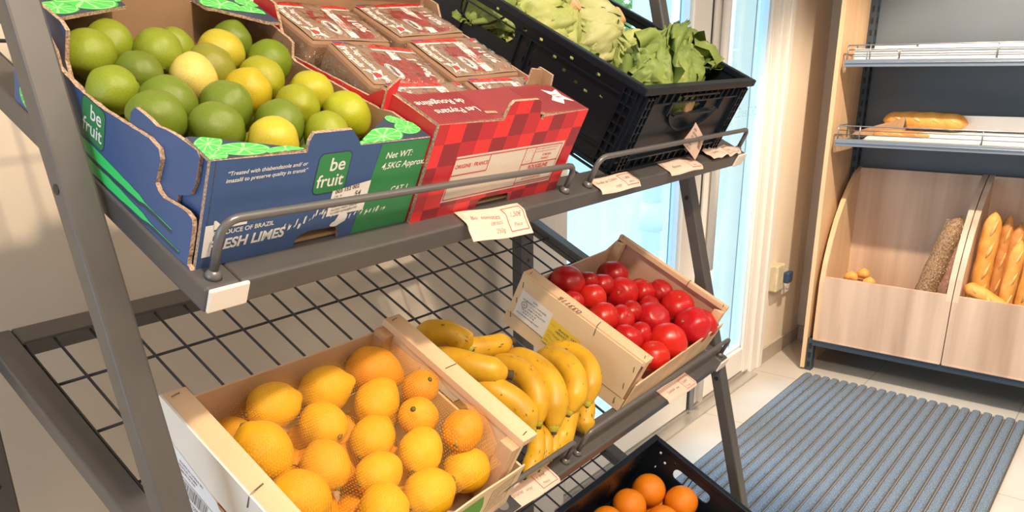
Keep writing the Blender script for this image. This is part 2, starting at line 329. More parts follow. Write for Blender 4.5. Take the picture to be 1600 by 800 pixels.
# bins
prof=[(XF,.162),(XF,.44),(3.638,.53),(3.672,.62),(3.72,.71),(3.785,.79),(3.86,.855),(3.93,.90),(3.985,.925),(3.985,.162)]
def bin_(y1,y0,label):
    t=thing('bread_bin',label,'bread bin',MR@T(((XF+3.98)/2,(y0+y1)/2,.162)),group='curved wooden bread bins')
    for ya in (y1-.022,y0):
        b=MB(); Mx=frame((0,ya,0),(1,0,0),(0,0,1),(0,1,0)); b.panel(prof,t=.022,M=Mx); b.build('side_panel',M_oakL if ya>1 else M_oak,t,MR)
    b=MB(); b.box((XF+.001,y0+.022,.162),(XF+.019,y1-.022,.465)); b.box((XF-.002,y0+.002,.159),(XF+.001,y1-.002,.165)); b.build('front_panel',M_oak,t,MR)
    b=MB(); b.box((3.965,y0+.022,.18),(3.982,y1-.022,.922)); b.build('back_panel',M_oak,t,MR)
    b=MB(); b.box((XF+.02,y0+.022,.20),(3.965,y1-.022,.215)); b.build('bottom_board',M_oak,t,MR)
bin_(1.122,.577,'curved wooden bread bin next to the side panel, holding seeded loaves')
bin_(.573,.03,'curved wooden bread bin at the right, full of standing baguettes')
# bread
M_crust=P('baguette_crust',(.72,.30,.05),.55,color2=(.84,.44,.11),noise_scale=28,bump=.5,bump_scale=60,bdist=.002)
M_crustd=P('browned_crust',(.52,.19,.045),.5,color2=(.72,.34,.10),noise_scale=22,bump=.4,bump_scale=60,bdist=.002)
M_seed=P('seeded_crust',(.17,.085,.045),.7,color2=(.46,.29,.16),noise_scale=150,bump=1,bump_scale=160,bdist=.004,detail=1)
M_seedb=P('seed_grain',(.62,.46,.28),.7)
def loaf(name,label,cat,a,b_,r,mat,group,slashes=4,seeds=False,seed=0):
    a,b_=Vector(a),Vector(b_); L_=(b_-a).length; q=random.Random(seed); n=26; mb=MB(); pts=[];rs=[]
    side=(b_-a).cross(Vector((1,0,0))).normalized()
    for i in range(n+1):
        s=i/n; e=min(1,math.sin(min(s,1-s)*math.pi/.30)) if min(s,1-s)<.15 else 1
        bump=1+.03*math.sin(s*slashes*2*math.pi+seed)
        pts.append(a.lerp(b_,s)+side*math.sin(s*math.pi)*.006); rs.append(max(.003,r*bump*(max(.02,e)**.6)))
    mb.tube(pts,rs,18)
    o=mb.build(name,mat,None,MR,smooth=True); tag(o,label,cat,group)
    if slashes and not seeds:
        sb=MB()
        for k in range(slashes):
            s0=(k+.2)/slashes*.85+.06; s1=s0+.16; p0=a.lerp(b_,s0); p1=a.lerp(b_,min(.97,s1)); out=Vector((-.92,-.25,.3)).normalized(); sv=(b_-a).normalized().cross(out)
            pp=[p0+out*r*.8-sv*r*.35, p0.lerp(p1,.5)+out*r*1.02, p1+out*r*.8+sv*r*.35]; sb.tube(pp,[r*.06,r*.22,r*.06],8)
        sb.build('score',P('score_crust',(.86,.55,.22),.6,color2=(.74,.38,.12),noise_scale=40,bump=.4),o,MR,smooth=True)
    if seeds:
        sb=MB(); ax=(b_-a).normalized()
        for k in range(420):
            s=q.uniform(.04,.96); an=q.uniform(0,2*math.pi); u=Vector((-1,0,0)); v=ax.cross(u).normalized(); u=v.cross(ax); d=u*math.cos(an)+v*math.sin(an)
            p=a.lerp(b_,s)+d*r*.98; e=ax*.0045; f=d.cross(ax)*.0022
            sb.add([p+e,p+f,p-e,p-f,p+d*.002],[(0,1,4),(1,2,4),(2,3,4),(3,0,4)])
        sb.build('seeds',M_seedb,o,MR)
    return o
loaf('seeded_loaf','dark seeded baguette leaning in the first bin, the taller and rounder one','bread',(3.72,.735,.27),(3.83,.632,.760),.044,M_seed,'seeded loaves in the first bin',seeds=True,seed=1)
loaf('seeded_loaf','reddish seeded baguette leaning against the bin divider','bread',(3.74,.655,.25),(3.83,.602,.715),.030,P('rye_crust',(.30,.13,.08),.6,color2=(.42,.22,.15),noise_scale=60,bump=.5),'seeded loaves in the first bin',seeds=True,seed=2)
for i,(y,z,x) in enumerate(((1.01,.452,3.70),(.975,.458,3.76),(.930,.436,3.70))):
    mb=MB(); mb.tube([(x,y-.028,z),(x,y-.014,z+.010),(x+.01,y,z+.013),(x,y+.014,z+.008),(x,y+.028,z-.003)],[.008,.022,.026,.020,.006],14)
    tag(mb.build('small_roll',M_crust,None,MR,smooth=True),['small golden roll in the first bin, nearest the side panel','small golden roll in the first bin, the middle of three','small golden roll in the first bin, nearest the loaves'][i],'bread roll','small rolls in the first bin')
    
tag(MB().box((3.66,.93,.216),(3.80,1.03,.436)).build('paper_packet',P('brown_paper',(.45,.28,.14),.7),None,MR,bevel=.006),'brown paper packet under the small rolls in the first bin','packet')
bg_=[((3.76,.50,.27),(3.80,.500,.80),.036,M_crust,5,'baguette standing in the right bin, the thick one nearest the divider'),
((3.80,.455,.27),(3.86,.452,.785),.025,M_crustd,4,'thin baguette standing second from the divider'),
((3.80,.405,.27),(3.86,.410,.755),.026,M_crustd,4,'baguette standing third from the divider'),
((3.72,.400,.27),(3.76,.385,.70),.028,M_crust,4,'pale floury baguette standing in front, near the frame edge'),
((3.80,.345,.27),(3.84,.350,.74),.03,M_crust,4,'baguette standing behind the pale floury one'),
((3.80,.555-.01,.27),(3.86,.545,.60),.022,M_crustd,3,'short dark baguette in the shade of the divider')]
for i,(a,c,r,m,s,l) in enumerate(bg_): loaf('baguette',l,'bread',a,c,r,m,'baguettes standing in the right bin',s,seed=i+10)
loaf('baguette','golden baguette lying slanted across the front of the right bin','bread',(3.672,.545,.505),(3.675,.36,.405),.030,M_crust,None,3,seed=33)
# things on the display shelves
zs=1.074
t=thing('white_tray','white paper lined tray covering the second display shelf','tray',MR@T((3.8,.6,zs)))
mb=MB(); mb.add([(3.64,1.02,zs+.004),(3.64,-.9,zs+.004),(3.95,-.9,zs+.045),(3.95,1.02,zs+.045)],[(0,1,2,3)]); mb.add([(3.64,1.02,zs),(3.64,-.9,zs),(3.95,-.9,zs+.041),(3.95,1.02,zs+.041)],[(3,2,1,0)]); mb.add([(3.64,1.02,zs),(3.64,-.9,zs),(3.64,-.9,zs+.004),(3.64,1.02,zs+.004)],[(0,1,2,3)])
mb.build('paper_sheet',M_paper,t,MR,recalc=False)
mb=MB(); mb.box((3.86,-.9,zs+.04),(3.875,.74,zs+.10)); mb.build('back_card',M_paper,t,MR)
loaf('country_loaf','golden loaf lying on the second display shelf beside the paper bag','bread',(3.84,1.00,zs+.075),(3.84,.665,zs+.070),.034,M_crust,None,4,seed=50)
loaf('flat_loaf','flat brown loaf lying low in front of the golden loaf on the shelf','bread',(3.72,1.00,zs+.022),(3.72,.78,zs+.022),.014,M_crustd,None,3,seed=51)
mb=MB(); n=12
for i in range(n+1):
    s=i/n; y=1.09-.20*s; h=.006+.040*s
    mb.v += [Vector((3.72,y,zs+.016)),Vector((3.76,y,zs+.02+h*1.2+.018*s)),Vector((3.80,y,zs+.018+.03*s))]
for i in range(n):
    k=3*i
    for a in range(3): mb.f.append((k+a,k+(a+1)%3,k+3+(a+1)%3,k+3+a)); mb.m.append(0)
mb.f.append((0,1,2)); mb.m.append(0)
tag(mb.build('paper_bag',P('kraft_paper',(.40,.22,.11),.7,noise_amt=.2,noise_scale=20),None,MR),'open brown paper bag lying at the left end of the second display shelf','paper bag')
for j,(ya,yb,h) in enumerate(((1.10,.93,.06),(.92,.40,.066),(.39,-.2,.066))):
    mb=MB(); z=1.397; mb.box((3.65,yb,z),(3.93,ya,z+.004)); 
    for A,B_ in (((3.65,yb,z),(3.655,ya,z+h*.75)),((3.925,yb,z),(3.93,ya,z+h)),((3.655,yb,z),(3.925,yb+.005,z+h*.8)),((3.655,ya-.005,z),(3.925,ya,z+h*.8))): mb.box(A,B_)
    tag(mb.build('pastry_box',M_paper,None,MR,bevel=.001),['small open white box on the top display shelf next to the side panel','long open white box in the middle of the top display shelf','open white box on the top display shelf at the frame edge'][j],'box','white boxes on the top display shelf')
# ================================================================ PRODUCE RACK (world frame)
M_rack=P('anthracite_paint',(.110,.104,.102),.38,metal=.25,noise_amt=.08,noise_scale=40,spec=.6)
M_rack2=P('grey_rod_paint',(.15,.145,.145),.35,metal=.3,spec=.6)
M_cap=P('ivory_plastic',(.88,.80,.72),.4)
rack=thing('produce_rack','anthracite metal produce rack with slanted legs and three sloping wire shelves','rack',T((.985,.85,0)))
def leg_front(x0,x1,side):
    b=MB(); y=lambda z:.808+.25*(z-CAMZ); d=.026
    z0,z1=0.012,2.1
    b.add([(x0,y(z0),z0),(x1,y(z0),z0),(x1,y(z0)+d,z0),(x0,y(z0)+d,z0),(x0,y(z1),z1),(x1,y(z1),z1),(x1,y(z1)+d,z1),(x0,y(z1)+d,z1)],[(0,3,2,1),(4,5,6,7),(0,1,5,4),(1,2,6,5),(2,3,7,6),(3,0,4,7)])
    o=b.build('front_leg',M_rack,rack,I4,bevel=.003)
    for zc in ([1.293,.72] if side<0 else [1.12,.72]):
        yc=y(zc)+d*.5; h=MB(); h.tube([(x0-.0006,yc,zc),(x0+.001,yc,zc)],.0052,14); h.build('bolt_hole',M_black,o)
    f=MB(); f.box((x0-.002,y(0)-.004,0),(x1+.002,y(0)+d+.006,.014)); f.build('rubber_foot',M_dark,o,I4,bevel=.002)
leg_front(.334,.3665,-1); leg_front(1.6035,1.636,1)
def post(x0,x1,hz):
    b=MB(); b.box((x0,1.197,.012),(x1,1.232,2.1)); o=b.build('rear_post',M_rack,rack,I4,bevel=.003)
    for zc in hz: h=MB(); h.tube([((x0+x1)/2,1.1964,zc),((x0+x1)/2,1.198,zc)],.0045,12); h.build('bolt_hole',M_black,o)
    f=MB(); f.box((x0-.002,1.195,0),(x1+.002,1.234,.014)); f.build('rubber_foot',M_dark,o,I4,bevel=.002)
post(.325,.3665,[.835,.60]); post(1.6035,1.653,[.915,.60])
b=MB(); b.box((.3665,1.20,1.98),(1.6035,1.225,2.01)); b.build('top_rail',M_rack,rack,I4,bevel=.002)
def shelf(Fm,depth,rails,caps,k):
    u0,u1=(.370,1.600); b=MB(); th=.028
    def bx(a,c): b.box(a,c,0)
    bw=.036; fw=.05
    bx((u0,-depth,-th),(u0+bw,0,0)); bx((u1-bw,-depth,-th),(u1,0,0)); bx((u0+bw,-bw,-th),(u1-bw,0,0)); bx((u0+bw,-depth,-th),(u1-bw,-depth+fw,0))
    o=b.build('shelf_frame',M_rack,rack,Fm,bevel=.0035,seg=3)
    g=MB(); r=.0023
    us=[u0+bw+.0035]+[.4496+.05*i for i in range(23) if u0+bw+.01<.4496+.05*i<u1-bw-.005]
    for u in us: g.tube([(u,-.03,-.006),(u,-depth+fw-.004,-.006)],r,6)
    v=.0198
    while v<depth-fw: 
        if v>.03: g.tube([(u0+bw-.004,-v,-.0105),(u1-bw+.004,-v,-.0105)],r,6)
        v+=.1
    g.build('wire_grid',P('grid_wire',(.05,.05,.055),.4,metal=.3),o,Fm,smooth=True)
    for (a,c,h0,h1) in rails:
        rc=.017; v=depth-.0145; pts=[(a,-v,0),(a,-v,h0-rc)]
        for t in (.25,.5,.75,1): an=math.pi/2*t; pts.append((a+rc*(1-math.cos(an)),-v,h0-rc+rc*math.sin(an)))
        for t in (0,.25,.5,.75): an=math.pi/2*t; pts.append((c-rc*(1-math.sin(an)),-v,h1-rc+rc*math.cos(an)))
        pts+=[(c,-v,h1-rc),(c,-v,0)]
        m=MB(); m.tube(pts,.0042,12)
        for x in (a,c): m.tube([(x,-v,.0),(x,-v,.004),(x,-v,.008)],[.0085,.007,.0045],14)
        m.build('guard_rail',M_rack2,o,Fm,smooth=True)
    for u in caps:
        m=MB(); m.box((u,-depth-.0045,-.0255),(u+.042,-depth-.0002,.0005)); m.build('end_cap',M_cap,o,Fm,bevel=.002)
    return o
shelf(F1,.634,[(.3855,.955,.060,.044),(1.017,1.586,.048,.046)],[.371,1.5575],1)
shelf(F2,.634,[(.3855,.968,.050,.050),(1.003,1.582,.050,.050)],[.371,1.5575],2)
shelf(F3,.80,[(.3855,.968,.050,.050),(1.003,1.582,.050,.050)],[.371,1.5575],3)
# ---------------------------------------------------------------- price labels
M_card=P('label_card',(.84,.62,.51),.55,noise_amt=.05,noise_scale=30)
M_ink=P('brown_ink',(.16,.09,.08),.7); M_red=P('red_ink',(.72,.06,.07),.6)
M_tape=film('clear_tape',gloss=.12,rough=.25,bump=0)
def label(Fm,u,v,w,h,rot,lines,price,lab,droop=.55,edge=.634,crumple=0,seed=0):
    """card with its top-left corner at (u,v) on the front bar, x to the right, y down the slope"""
    ca,sa=math.cos(rot),math.sin(rot)
    def fn(x,y,dz=0):
        uu=u+x*ca+y*sa; vv=v-x*sa+y*ca
        z=.0018+dz+.001*math.sin(x*60+seed)
        if crumple: z+=crumple*(.5+.5*noise.noise(Vector((x*45,y*60,seed))))
        over=vv-edge
        if over>0: return (uu,-(edge+over*math.cos(droop*min(1,over/.01))),z-over*math.sin(droop*min(1,over/.01)))
        return (uu,-vv,z)
    nx,ny=20,12; m=MB(); vs=[fn(w*i/nx,h*j/ny) for j in range(ny+1) for i in range(nx+1)]
    vs2=[(a,b,c-.0005) for a,b,c in vs]; n=len(vs)
    fs=[(j*(nx+1)+i,j*(nx+1)+i+1,(j+1)*(nx+1)+i+1,(j+1)*(nx+1)+i) for j in range(ny) for i in range(nx)]
    m.add(vs,fs,0); m.add(vs2,[f[::-1] for f in fs],0)
    per=[i for i in range(nx+1)]+[(nx+1)*j+nx for j in range(1,ny+1)]+[(nx+1)*ny+i for i in range(nx-1,-1,-1)]+[(nx+1)*j for j in range(ny-1,0,-1)]
    m.add(vs+vs2,[(per[k],per[(k+1)%len(per)],per[(k+1)%len(per)]+n,per[k]+n) for k in range(len(per))],0)
    o=m.build('price_label',M_card,None,Fm); tag(o,lab,'price label')
    q=random.Random(seed); tx=MB(); F_=lambda x,y:fn(x,-y,.0005)
    for (s,x,y,sz) in lines:
        put_text(tx,s,x,-y,sz*.84,0,fn=F_,off=-.006,shear=.35,rot=q.uniform(-.07,.07))
    for (s,x,y,sz) in price: put_text(tx,s,x,-y,sz*.84,0,fn=F_,off=-.006,shear=.3,rot=q.uniform(-.05,.05))
    tx.build('handwriting',P('thin_ink',(.30,.20,.17),.7),o,Fm)
    x0,x1,y0,y1=w*.66,w*.965,h*.13,h*.87; t_=.0011; fr=MB()
    for a,b_,c,d in ((x0,x1,y0,y0+t_),(x0,x1,y1-t_,y1),(x0,x0+t_,y0,y1),(x1-t_,x1,y0,y1)):
        K=8; vs=[]
        for i in range(K+1):
            s=i/K
            if b_-a>d-c: vs+=[fn(a+(b_-a)*s,c,.0005),fn(a+(b_-a)*s,d,.0005)]
            else: vs+=[fn(a,c+(d-c)*s,.0005),fn(b_,c+(d-c)*s,.0005)]
        fr.add(vs,[(2*i,2*i+1,2*i+3,2*i+2) for i in range(K)])
    fr.build('red_frame',M_red,o,Fm)
    for (a,b_) in ((-.016,.008),(w-.008,w+.016)):
        ys=(.002,.018); tp=MB(); tp.add([fn(a,ys[0],.0009),fn(b_,ys[0],.0009),fn(b_,ys[1],.0009),fn(a,ys[1],.0009)],[(0,1,2,3)])
        if not crumple: tp.build('tape',M_tape,o,Fm,recalc=False)
    return o
label(F1,.722,.612,.116,.048,-.09,[('Bo  tomates',.012,.020,.0125),('cerises',.043,.030,.010),('250g',.048,.041,.011)],[('1,50€',.083,.022,.0115),('Pièce',.086,.035,.009)],'price label for boxed cherry tomatoes at 1,50 € taped below the red box',seed=1)
label(F1,1.030,.608,.118,.036,-.02,[('Feuille de Chêne',.008,.017,.011),('rouge',.046,.030,.009)],[('1,00€',.083,.017,.0105),('pièce',.088,.027,.008)],'flat price label for oak leaf lettuce taped below the left half of the black crate',seed=2)
label(F1,1.258,.606,.128,.037,-.01,[('Batavia',.028,.022,.0115)],[('1,00€',.090,.018,.0105),('pièce',.095,.028,.008)],'flat Batavia price label taped below the middle of the black crate',seed=3)
label(F1,1.435,.604,.125,.032,-.02,[('Salade',.02,.020,.011)],[('1,00€',.086,.018,.010)],'crumpled price label in clear film at the right end of the top shelf',crumple=.012,seed=5)
label(F2,1.304,.607,.122,.037,-.01,[('Tomate',.016,.021,.0115),('vrac',.052,.021,.010)],[('2,60€',.084,.018,.0105),('le kg',.088,.028,.008)],'Tomate vrac price label taped below the crate of tomatoes',seed=6)
label(F2,.806,.598,.122,.042,-.03,[('Banane',.012,.024,.013),('vrac',.050,.026,.011)],[('1,99€',.084,.020,.011),('Pièce',.088,.031,.008)],'Banane vrac price label with red price frame taped below the bananas',seed=7)
label(F2,.664,.600,.122,.040,.0,[('Citron',.012,.022,.012)],[('2,50€',.084,.020,.011)],'price label below the lemon crate, at the bottom edge of the photo',seed=8)
m=MB(); m.box((.770,-.640,.0035),(.822,-.606,.0050),0); m.tube([(.797,-.622,.005),(.797,-.622,.0056)],.010,16,1)
tag(m.build('label_clip',[P('clip_black',(.06,.06,.065),.35),P('clip_grey',(.16,.16,.17),.4)],None,F2,bevel=.0004),'small black square clip stuck over the left end of the banana label','clip')
# ---------------------------------------------------------------- cardboard boxes
M_kraft=P('kraft_board',(.43,.26,.15),.8,noise_amt=.10,noise_scale=30,bump=.15,bump_scale=300,bdist=.0004)
M_edge=P('corrugated_edge',(.30,.18,.11),.9,color2=(.62,.46,.34),noise_scale=420,bump=1,bump_scale=420,bdist=.001,detail=1)
M_blue=P('blue_print',(.050,.110,.285),.5,noise_amt=.12,noise_scale=12)
M_green=P('green_print',(.035,.26,.085),.5,noise_amt=.10,noise_scale=12)
M_navy=P('navy_print',(.035,.055,.10),.5)
M_lime1=P('lime_slice_print',(.03,.42,.07),.5); M_lime2=P('lime_rind_print',(.32,.78,.30),.5); M_lime3=P('lime_flesh_print',(.07,.60,.10),.5)
M_white=P('white_print',(.88,.86,.82),.6)
M_brush=P('bright_green_brush',(.04,.70,.16),.5)
LM=[M_kraft,M_edge,M_blue,M_green,M_navy,M_lime1,M_lime2,M_lime3,M_white,M_brush,M_ink]
KR,ED,BL,GR,NV,L1,L2,L3,WH,BR,IN=range(11)
def slice_decal(b,c,rx,ry,rot,M,z=-.0003,clip=None):
    ca,sa=math.cos(rot),math.sin(rot)
    def pt_(r,a): x,y=rx*r*math.cos(a),ry*r*math.sin(a); return (c[0]+x*ca-y*sa,c[1]+x*sa+y*ca)
    def ok(p): return clip is None or clip(*p)
    def addp(ps,mi,zz):
        if clip: ps=clip_poly(ps,clip)
        if len(ps)>=3: b.poly([(p[0],p[1],zz) for p in ps],mi,M)
    n=28
    addp([pt_(1,2*math.pi*i/n) for i in range(n)],L1,z)
    addp([pt_(.93,2*math.pi*i/n) for i in range(n)],L2,z*1.5)
    for k in range(9):
        a0=2*math.pi*(k+.12)/9; a1=2*math.pi*(k+.88)/9
        addp([pt_(.12,(a0+a1)/2)]+[pt_(.86,a0+(a1-a0)*i/5) for i in range(6)],L3,z*2)
def clip_poly(ps,planes):
    for (nx,ny,d) in planes:      # keep nx*x+ny*y<=d
        out=[]
        for i in range(len(ps)):
            p,q=ps[i],ps[(i+1)%len(ps)]; a=nx*p[0]+ny*p[1]-d; c=nx*q[0]+ny*q[1]-d
            if a<=0: out.append(p)
            if (a<0)!=(c<0) and abs(a-c)>1e-9: t=a/(a-c); out.append((p[0]+(q[0]-p[0])*t,p[1]+(q[1]-p[1])*t))
        ps=out
        if len(ps)<3: return []
    return ps
def convex_planes(poly):
    n=len(poly); A=sum(poly[i][0]*poly[(i+1)%n][1]-poly[(i+1)%n][0]*poly[i][1] for i in range(n)); pl=[]
    for i in range(n):
        (x0,y0),(x1,y1)=poly[i],poly[(i+1)%n]; nx,ny=(y1-y0),-(x1-x0)
        if A<0: nx,ny=-nx,-ny
        pl.append((nx,ny,nx*x0+ny*y0))
    return pl
def rrect(x0,x1,y0,y1,r,n=4):
    out=[]
    for cx,cy,a0 in ((x1-r,y1-r,0),(x0+r,y1-r,90),(x0+r,y0+r,180),(x1-r,y0+r,270)):
        for i in range(n+1): a=math.radians(a0+90*i/n); out.append((cx+r*math.cos(a),cy+r*math.sin(a)))
    return out
def jag(pts,amp,step,seed):
    q=random.Random(seed); out=[]
    for i in range(len(pts)):
        p,r=pts[i],pts[(i+1)%len(pts)]; L_=math.hypot(r[0]-p[0],r[1]-p[1]); n=max(1,int(L_/step))
        for k in range(n):
            s=k/n; out.append((p[0]+(r[0]-p[0])*s+(q.uniform(-amp,amp) if k else 0),p[1]+(r[1]-p[1])*s+(q.uniform(-amp,amp) if k else 0)))
    return out
# --- lime box: local x right 0..W, y back 0..D, z up
U0,V0=.377,.605; W_,D_,H_=.267,.325,.111
FL=F1@T((U0,-V0,0))
box=thing('lime_box','open blue and green cardboard box of limes on the top shelf by the left leg','cardboard box',FL)
XZ=frame((0,0,0),(1,0,0),(0,0,1),(0,1,0))          # panel xy -> box x,z ; thickness -> y
b=MB(); F=FL
fo=[(0,0),(.108,0),(.110,.012),(.125,.0165),(.158,.015),(.165,.010),(.166,0),(W_,0),(W_,H_-.003),(.166,H_-.002),(.160,.1175),(.150,.127),(.104,.127),(.1005,.119),(.1005,.108),(0,H_)]
b.panel(fo,t=.004,M=XZ,front=BL,back=KR,edge=ED)
gp=[(.184,.0006),(W_-.0004,.0006),(W_-.0004,H_-.004),(.196,H_-.004),(.193,.07),(.187,.03)]; b.poly([(x,z,-.0002) for x,z in gp],GR,XZ)
def lg(mb,x0,x1,y0,y1,M,z=-.0003,s=1):
    mb.poly([(p[0],p[1],z*.8) for p in rrect(x0-.0012,x1+.0012,y0-.0012,y1+.0012,.007)],NV,M)
    mb.poly([(p[0],p[1],z) for p in rrect(x0,x1,y0,y1,.006)],GR,M); w=x1-x0
    put_text(mb,'be',x0+w*.36,y0+(y1-y0)*.56,w*.52,WH,M,z*1.6,off=.012); put_text(mb,'fruit',x0+w*.06,y0+(y1-y0)*.16,w*.50,WH,M,z*1.6,off=.012)
lg(b,.1175,.157,.060,.1035,XZ)
put_text(b,'“Treated with thiabendazole and/ or',.018,.0945,.0058,WH,XZ,off=.01,shear=.15)
put_text(b,'imazalil to preserve quality in transit”',.0175,.0875,.0058,WH,XZ,off=.01,shear=.15)
put_text(b,'Net WT:',.2055,.089,.0105,WH,XZ,off=.015,shear=.15); put_text(b,'4,5KG Approx.',.2035,.0765,.0105,WH,XZ,off=.015,shear=.15)
put_text(b,'CAT 1',.2265,.046,.0098,WH,XZ,off=.015,shear=.15)
b.poly([(x,z,-.0003) for x,z in ((.004,.012),(.013,.012),(.013,.046),(.004,.046))],WH,XZ)
b.poly([(x,z,-.0003) for x,z in ((.012,.0405),(.024,.0405),(.014,.050),(.012,.050))],WH,XZ)
b.poly([(x,z,-.0003) for x,z in ((.028,.0405),(.047,.0405),(.047,.050),(.034,.050),(.026,.046))],WH,XZ)
put_text(b,'PRODUCE OF BRAZIL',.0125,.0335,.0068,WH,XZ,off=.02); put_text(b,'FRESH LIMES',.0085,.0175,.0152,WH,XZ,off=.035,shear=.15)
b.poly([(x,z,-.0004) for x,z in ((.1425,.030),(.1925,.030),(.1935,.066),(.1435,.060))],WH,XZ)
put_text(b,'003 152 002',.1475,.0565,.0062,IN,XZ,z=-.0006,off=.03,rot=.10); put_text(b,'54',.174,.0495,.0085,IN,XZ,z=-.0006,off=.02,rot=.1,shear=.2)
for i,s in enumerate(('1.03  01','SIZE 4','ABCD PRODUCE EXPORT LTDA','ROD 344 KM 12 LOTE 8 BR','PACKED FRESH GRADE 1','TO KEEP REFRIGERATED')): put_text(b,s,.1470,.0515-.0040*i,.0033,IN,XZ,z=-.0006,off=.01,rot=.08)
q=random.Random(3)
for i in range(46):                                        # scuffed print along the bottom
    x=.092+ (i/46)*.135+q.uniform(-.003,.003); z=.022+.006*q.random()+(.006 if .118<x<.172 else 0); w=q.uniform(.0006,.0022); h=q.uniform(.002,.010)
    b.poly([(x,z,-.00045),(x+w,z+.001,-.00045),(x+w+.0015,z+h,-.00045),(x+.001,z+h*.8,-.00045)],WH,XZ)
b.poly([(x,z,-.0005) for x,z in jag([(.150,.018),(.160,.016),(.170,.020),(.172,.028),(.166,.036),(.160,.034),(.158,.026)],.0012,.003,4)],WH,XZ)
b.build('front_panel',LM,box,F,recalc=False)
# folded ledges with lime slices
b=MB(); XY=frame((0,0,H_),(1,0,0),(0,1,0),(0,0,-1))   # top faces; decals offset upward
l1=[(.0,.001),(.0995,.001),(.092,.006),(.008,.040),(.002,.040)]; b.panel(l1,t=.003,M=XY,front=NV,back=KR,edge=ED)
for c,rx,ry,ro in (((.014,.026),.020,.010,.6),((.040,.012),.026,.011,-.1),((.078,.004),.022,.006,0),((.006,.006),.016,.009,.3)): slice_decal(b,c,rx,ry,ro,XY,clip=convex_planes(l1))
b.build('top_flap',LM,box,F,recalc=False); b=MB()
l2=[(.162,.001),(W_,.001),(W_,.030),(.250,.048),(.244,.048)]; XY2=frame((0,0,H_-.002),(1,0,0),(0,1,0),(0,0,-1)); b.panel(l2,t=.003,M=XY2,front=NV,back=KR,edge=ED)
for c,rx,ry,ro in (((.205,.010),.032,.015,.25),((.252,.022),.020,.013,.3),((.250,.042),.014,.010,.4),((.170,.002),.014,.004,.1)): slice_decal(b,c,rx,ry,ro,XY2,clip=convex_planes(l2))
b.build('top_flap',LM,box,F,recalc=False)
# left side, outer layer: panel x = distance back (y), panel y = up
XL=frame((-.0045,0,0),(0,1,0),(0,0,1),(1,0,0))
lo=[(.0,0),(D_,0),(D_,H_-.02),(.262,H_-.012),(.246,.090),(.238,.078),(.205,.074),(.166,.075),(.124,.081),(.082,.088),(.066,.086),(.062,.078),(.066,.052),(.060,.047),(.052,.045),(.017,.052),(.008,.050),(.006,.044),(.006,.003)]
b=MB(); b.panel(jag(lo,.0005,.006,9),t=.0045,M=XL,front=BL,back=KR,edge=ED)
XLm=frame((-.0045,.30,0),(0,-1,0),(0,0,1),(1,0,0))        # mirrored so the lettering reads from outside
lgx=lambda s: .30-s
lg(b,lgx(.192),lgx(.152),.034,.074,XLm,z=-.0003)
for i,(za,zb,x0,x1) in enumerate(((.0260,.0225,.034,.25),(.0090,.0080,.020,.26))):
    n=24; up=[];dn=[]
    for k in range(n+1):
        s=k/n; x=lgx(x1+(x0-x1)*s); zc=za+ (zb-za)*s; hw=.0058*(math.sin(math.pi*min(1,s*1.15+.08))**.4)+q.uniform(-.0006,.0006)
        up.append((x,max(.0005,zc+hw))); dn.append((x,max(.0004,zc-hw)))
    for k in range(n): b.poly([(*dn[k],-.0003),(*dn[k+1],-.0003),(*up[k+1],-.0003),(*up[k],-.0003)],BR,XLm)
    for k in range(n):
        b.poly([(dn[k][0],max(.0003,dn[k][1]-.0045),-.0002),(dn[k+1][0],max(.0003,dn[k+1][1]-.0045),-.0002),(dn[k+1][0],dn[k+1][1],-.0002),(dn[k][0],dn[k][1],-.0002)],NV,XLm)
slice_decal(b,(lgx(.298),.016),.016,.013,0,XLm,clip=convex_planes([(lgx(.318),.001),(lgx(.270),.001),(lgx(.270),.030),(lgx(.318),.030)]))
b.build('side_panel',LM,box,F,recalc=False)
# left inner layer
b=MB(); XLi=frame((.0002,0,0),(0,1,0),(0,0,1),(1,0,0))
li=[(.020,0),(.318,0),(.318,.117),(.246,.119),(.235,.115),(.235,.086),(.225,.072),(.130,.072),(.121,.076),(.120,.092),(.114,.100),(.092,.101),(.080,.100),(.066,.104),(.050,.107),(.020,.1095),(.0155,.106),(.0165,.080),(.021,.066),(.030,.060),(.038,.056),(.038,.0)]
b.panel(jag(li,.0003,.008,5),t=.004,M=XLi,front=BL,back=KR,edge=ED); 
b.panel([(.0,0),(.050,0),(.050,.07),(.018,H_-.004),(.0,H_)],t=.0015,M=frame((.0046,0,0),(0,1,0),(0,0,1),(1,0,0)),front=BL,back=KR,edge=ED)
b.build('inner_side_panel',LM,box,F,recalc=False)
# right side
b=MB(); XR=frame((W_-.0045,0,0),(0,1,0),(0,0,1),(1,0,0))
b.panel(jag([(.0045,0),(D_,0),(D_,.108),(.245,.106),(.236,.104),(.232,.088),(.225,.086),(.078,.101),(.060,.107),(.0045,.108)],.0003,.008,6),t=.004,M=XR,front=KR,back=GR,edge=ED)
b.build('side_panel',LM,box,F,recalc=False)
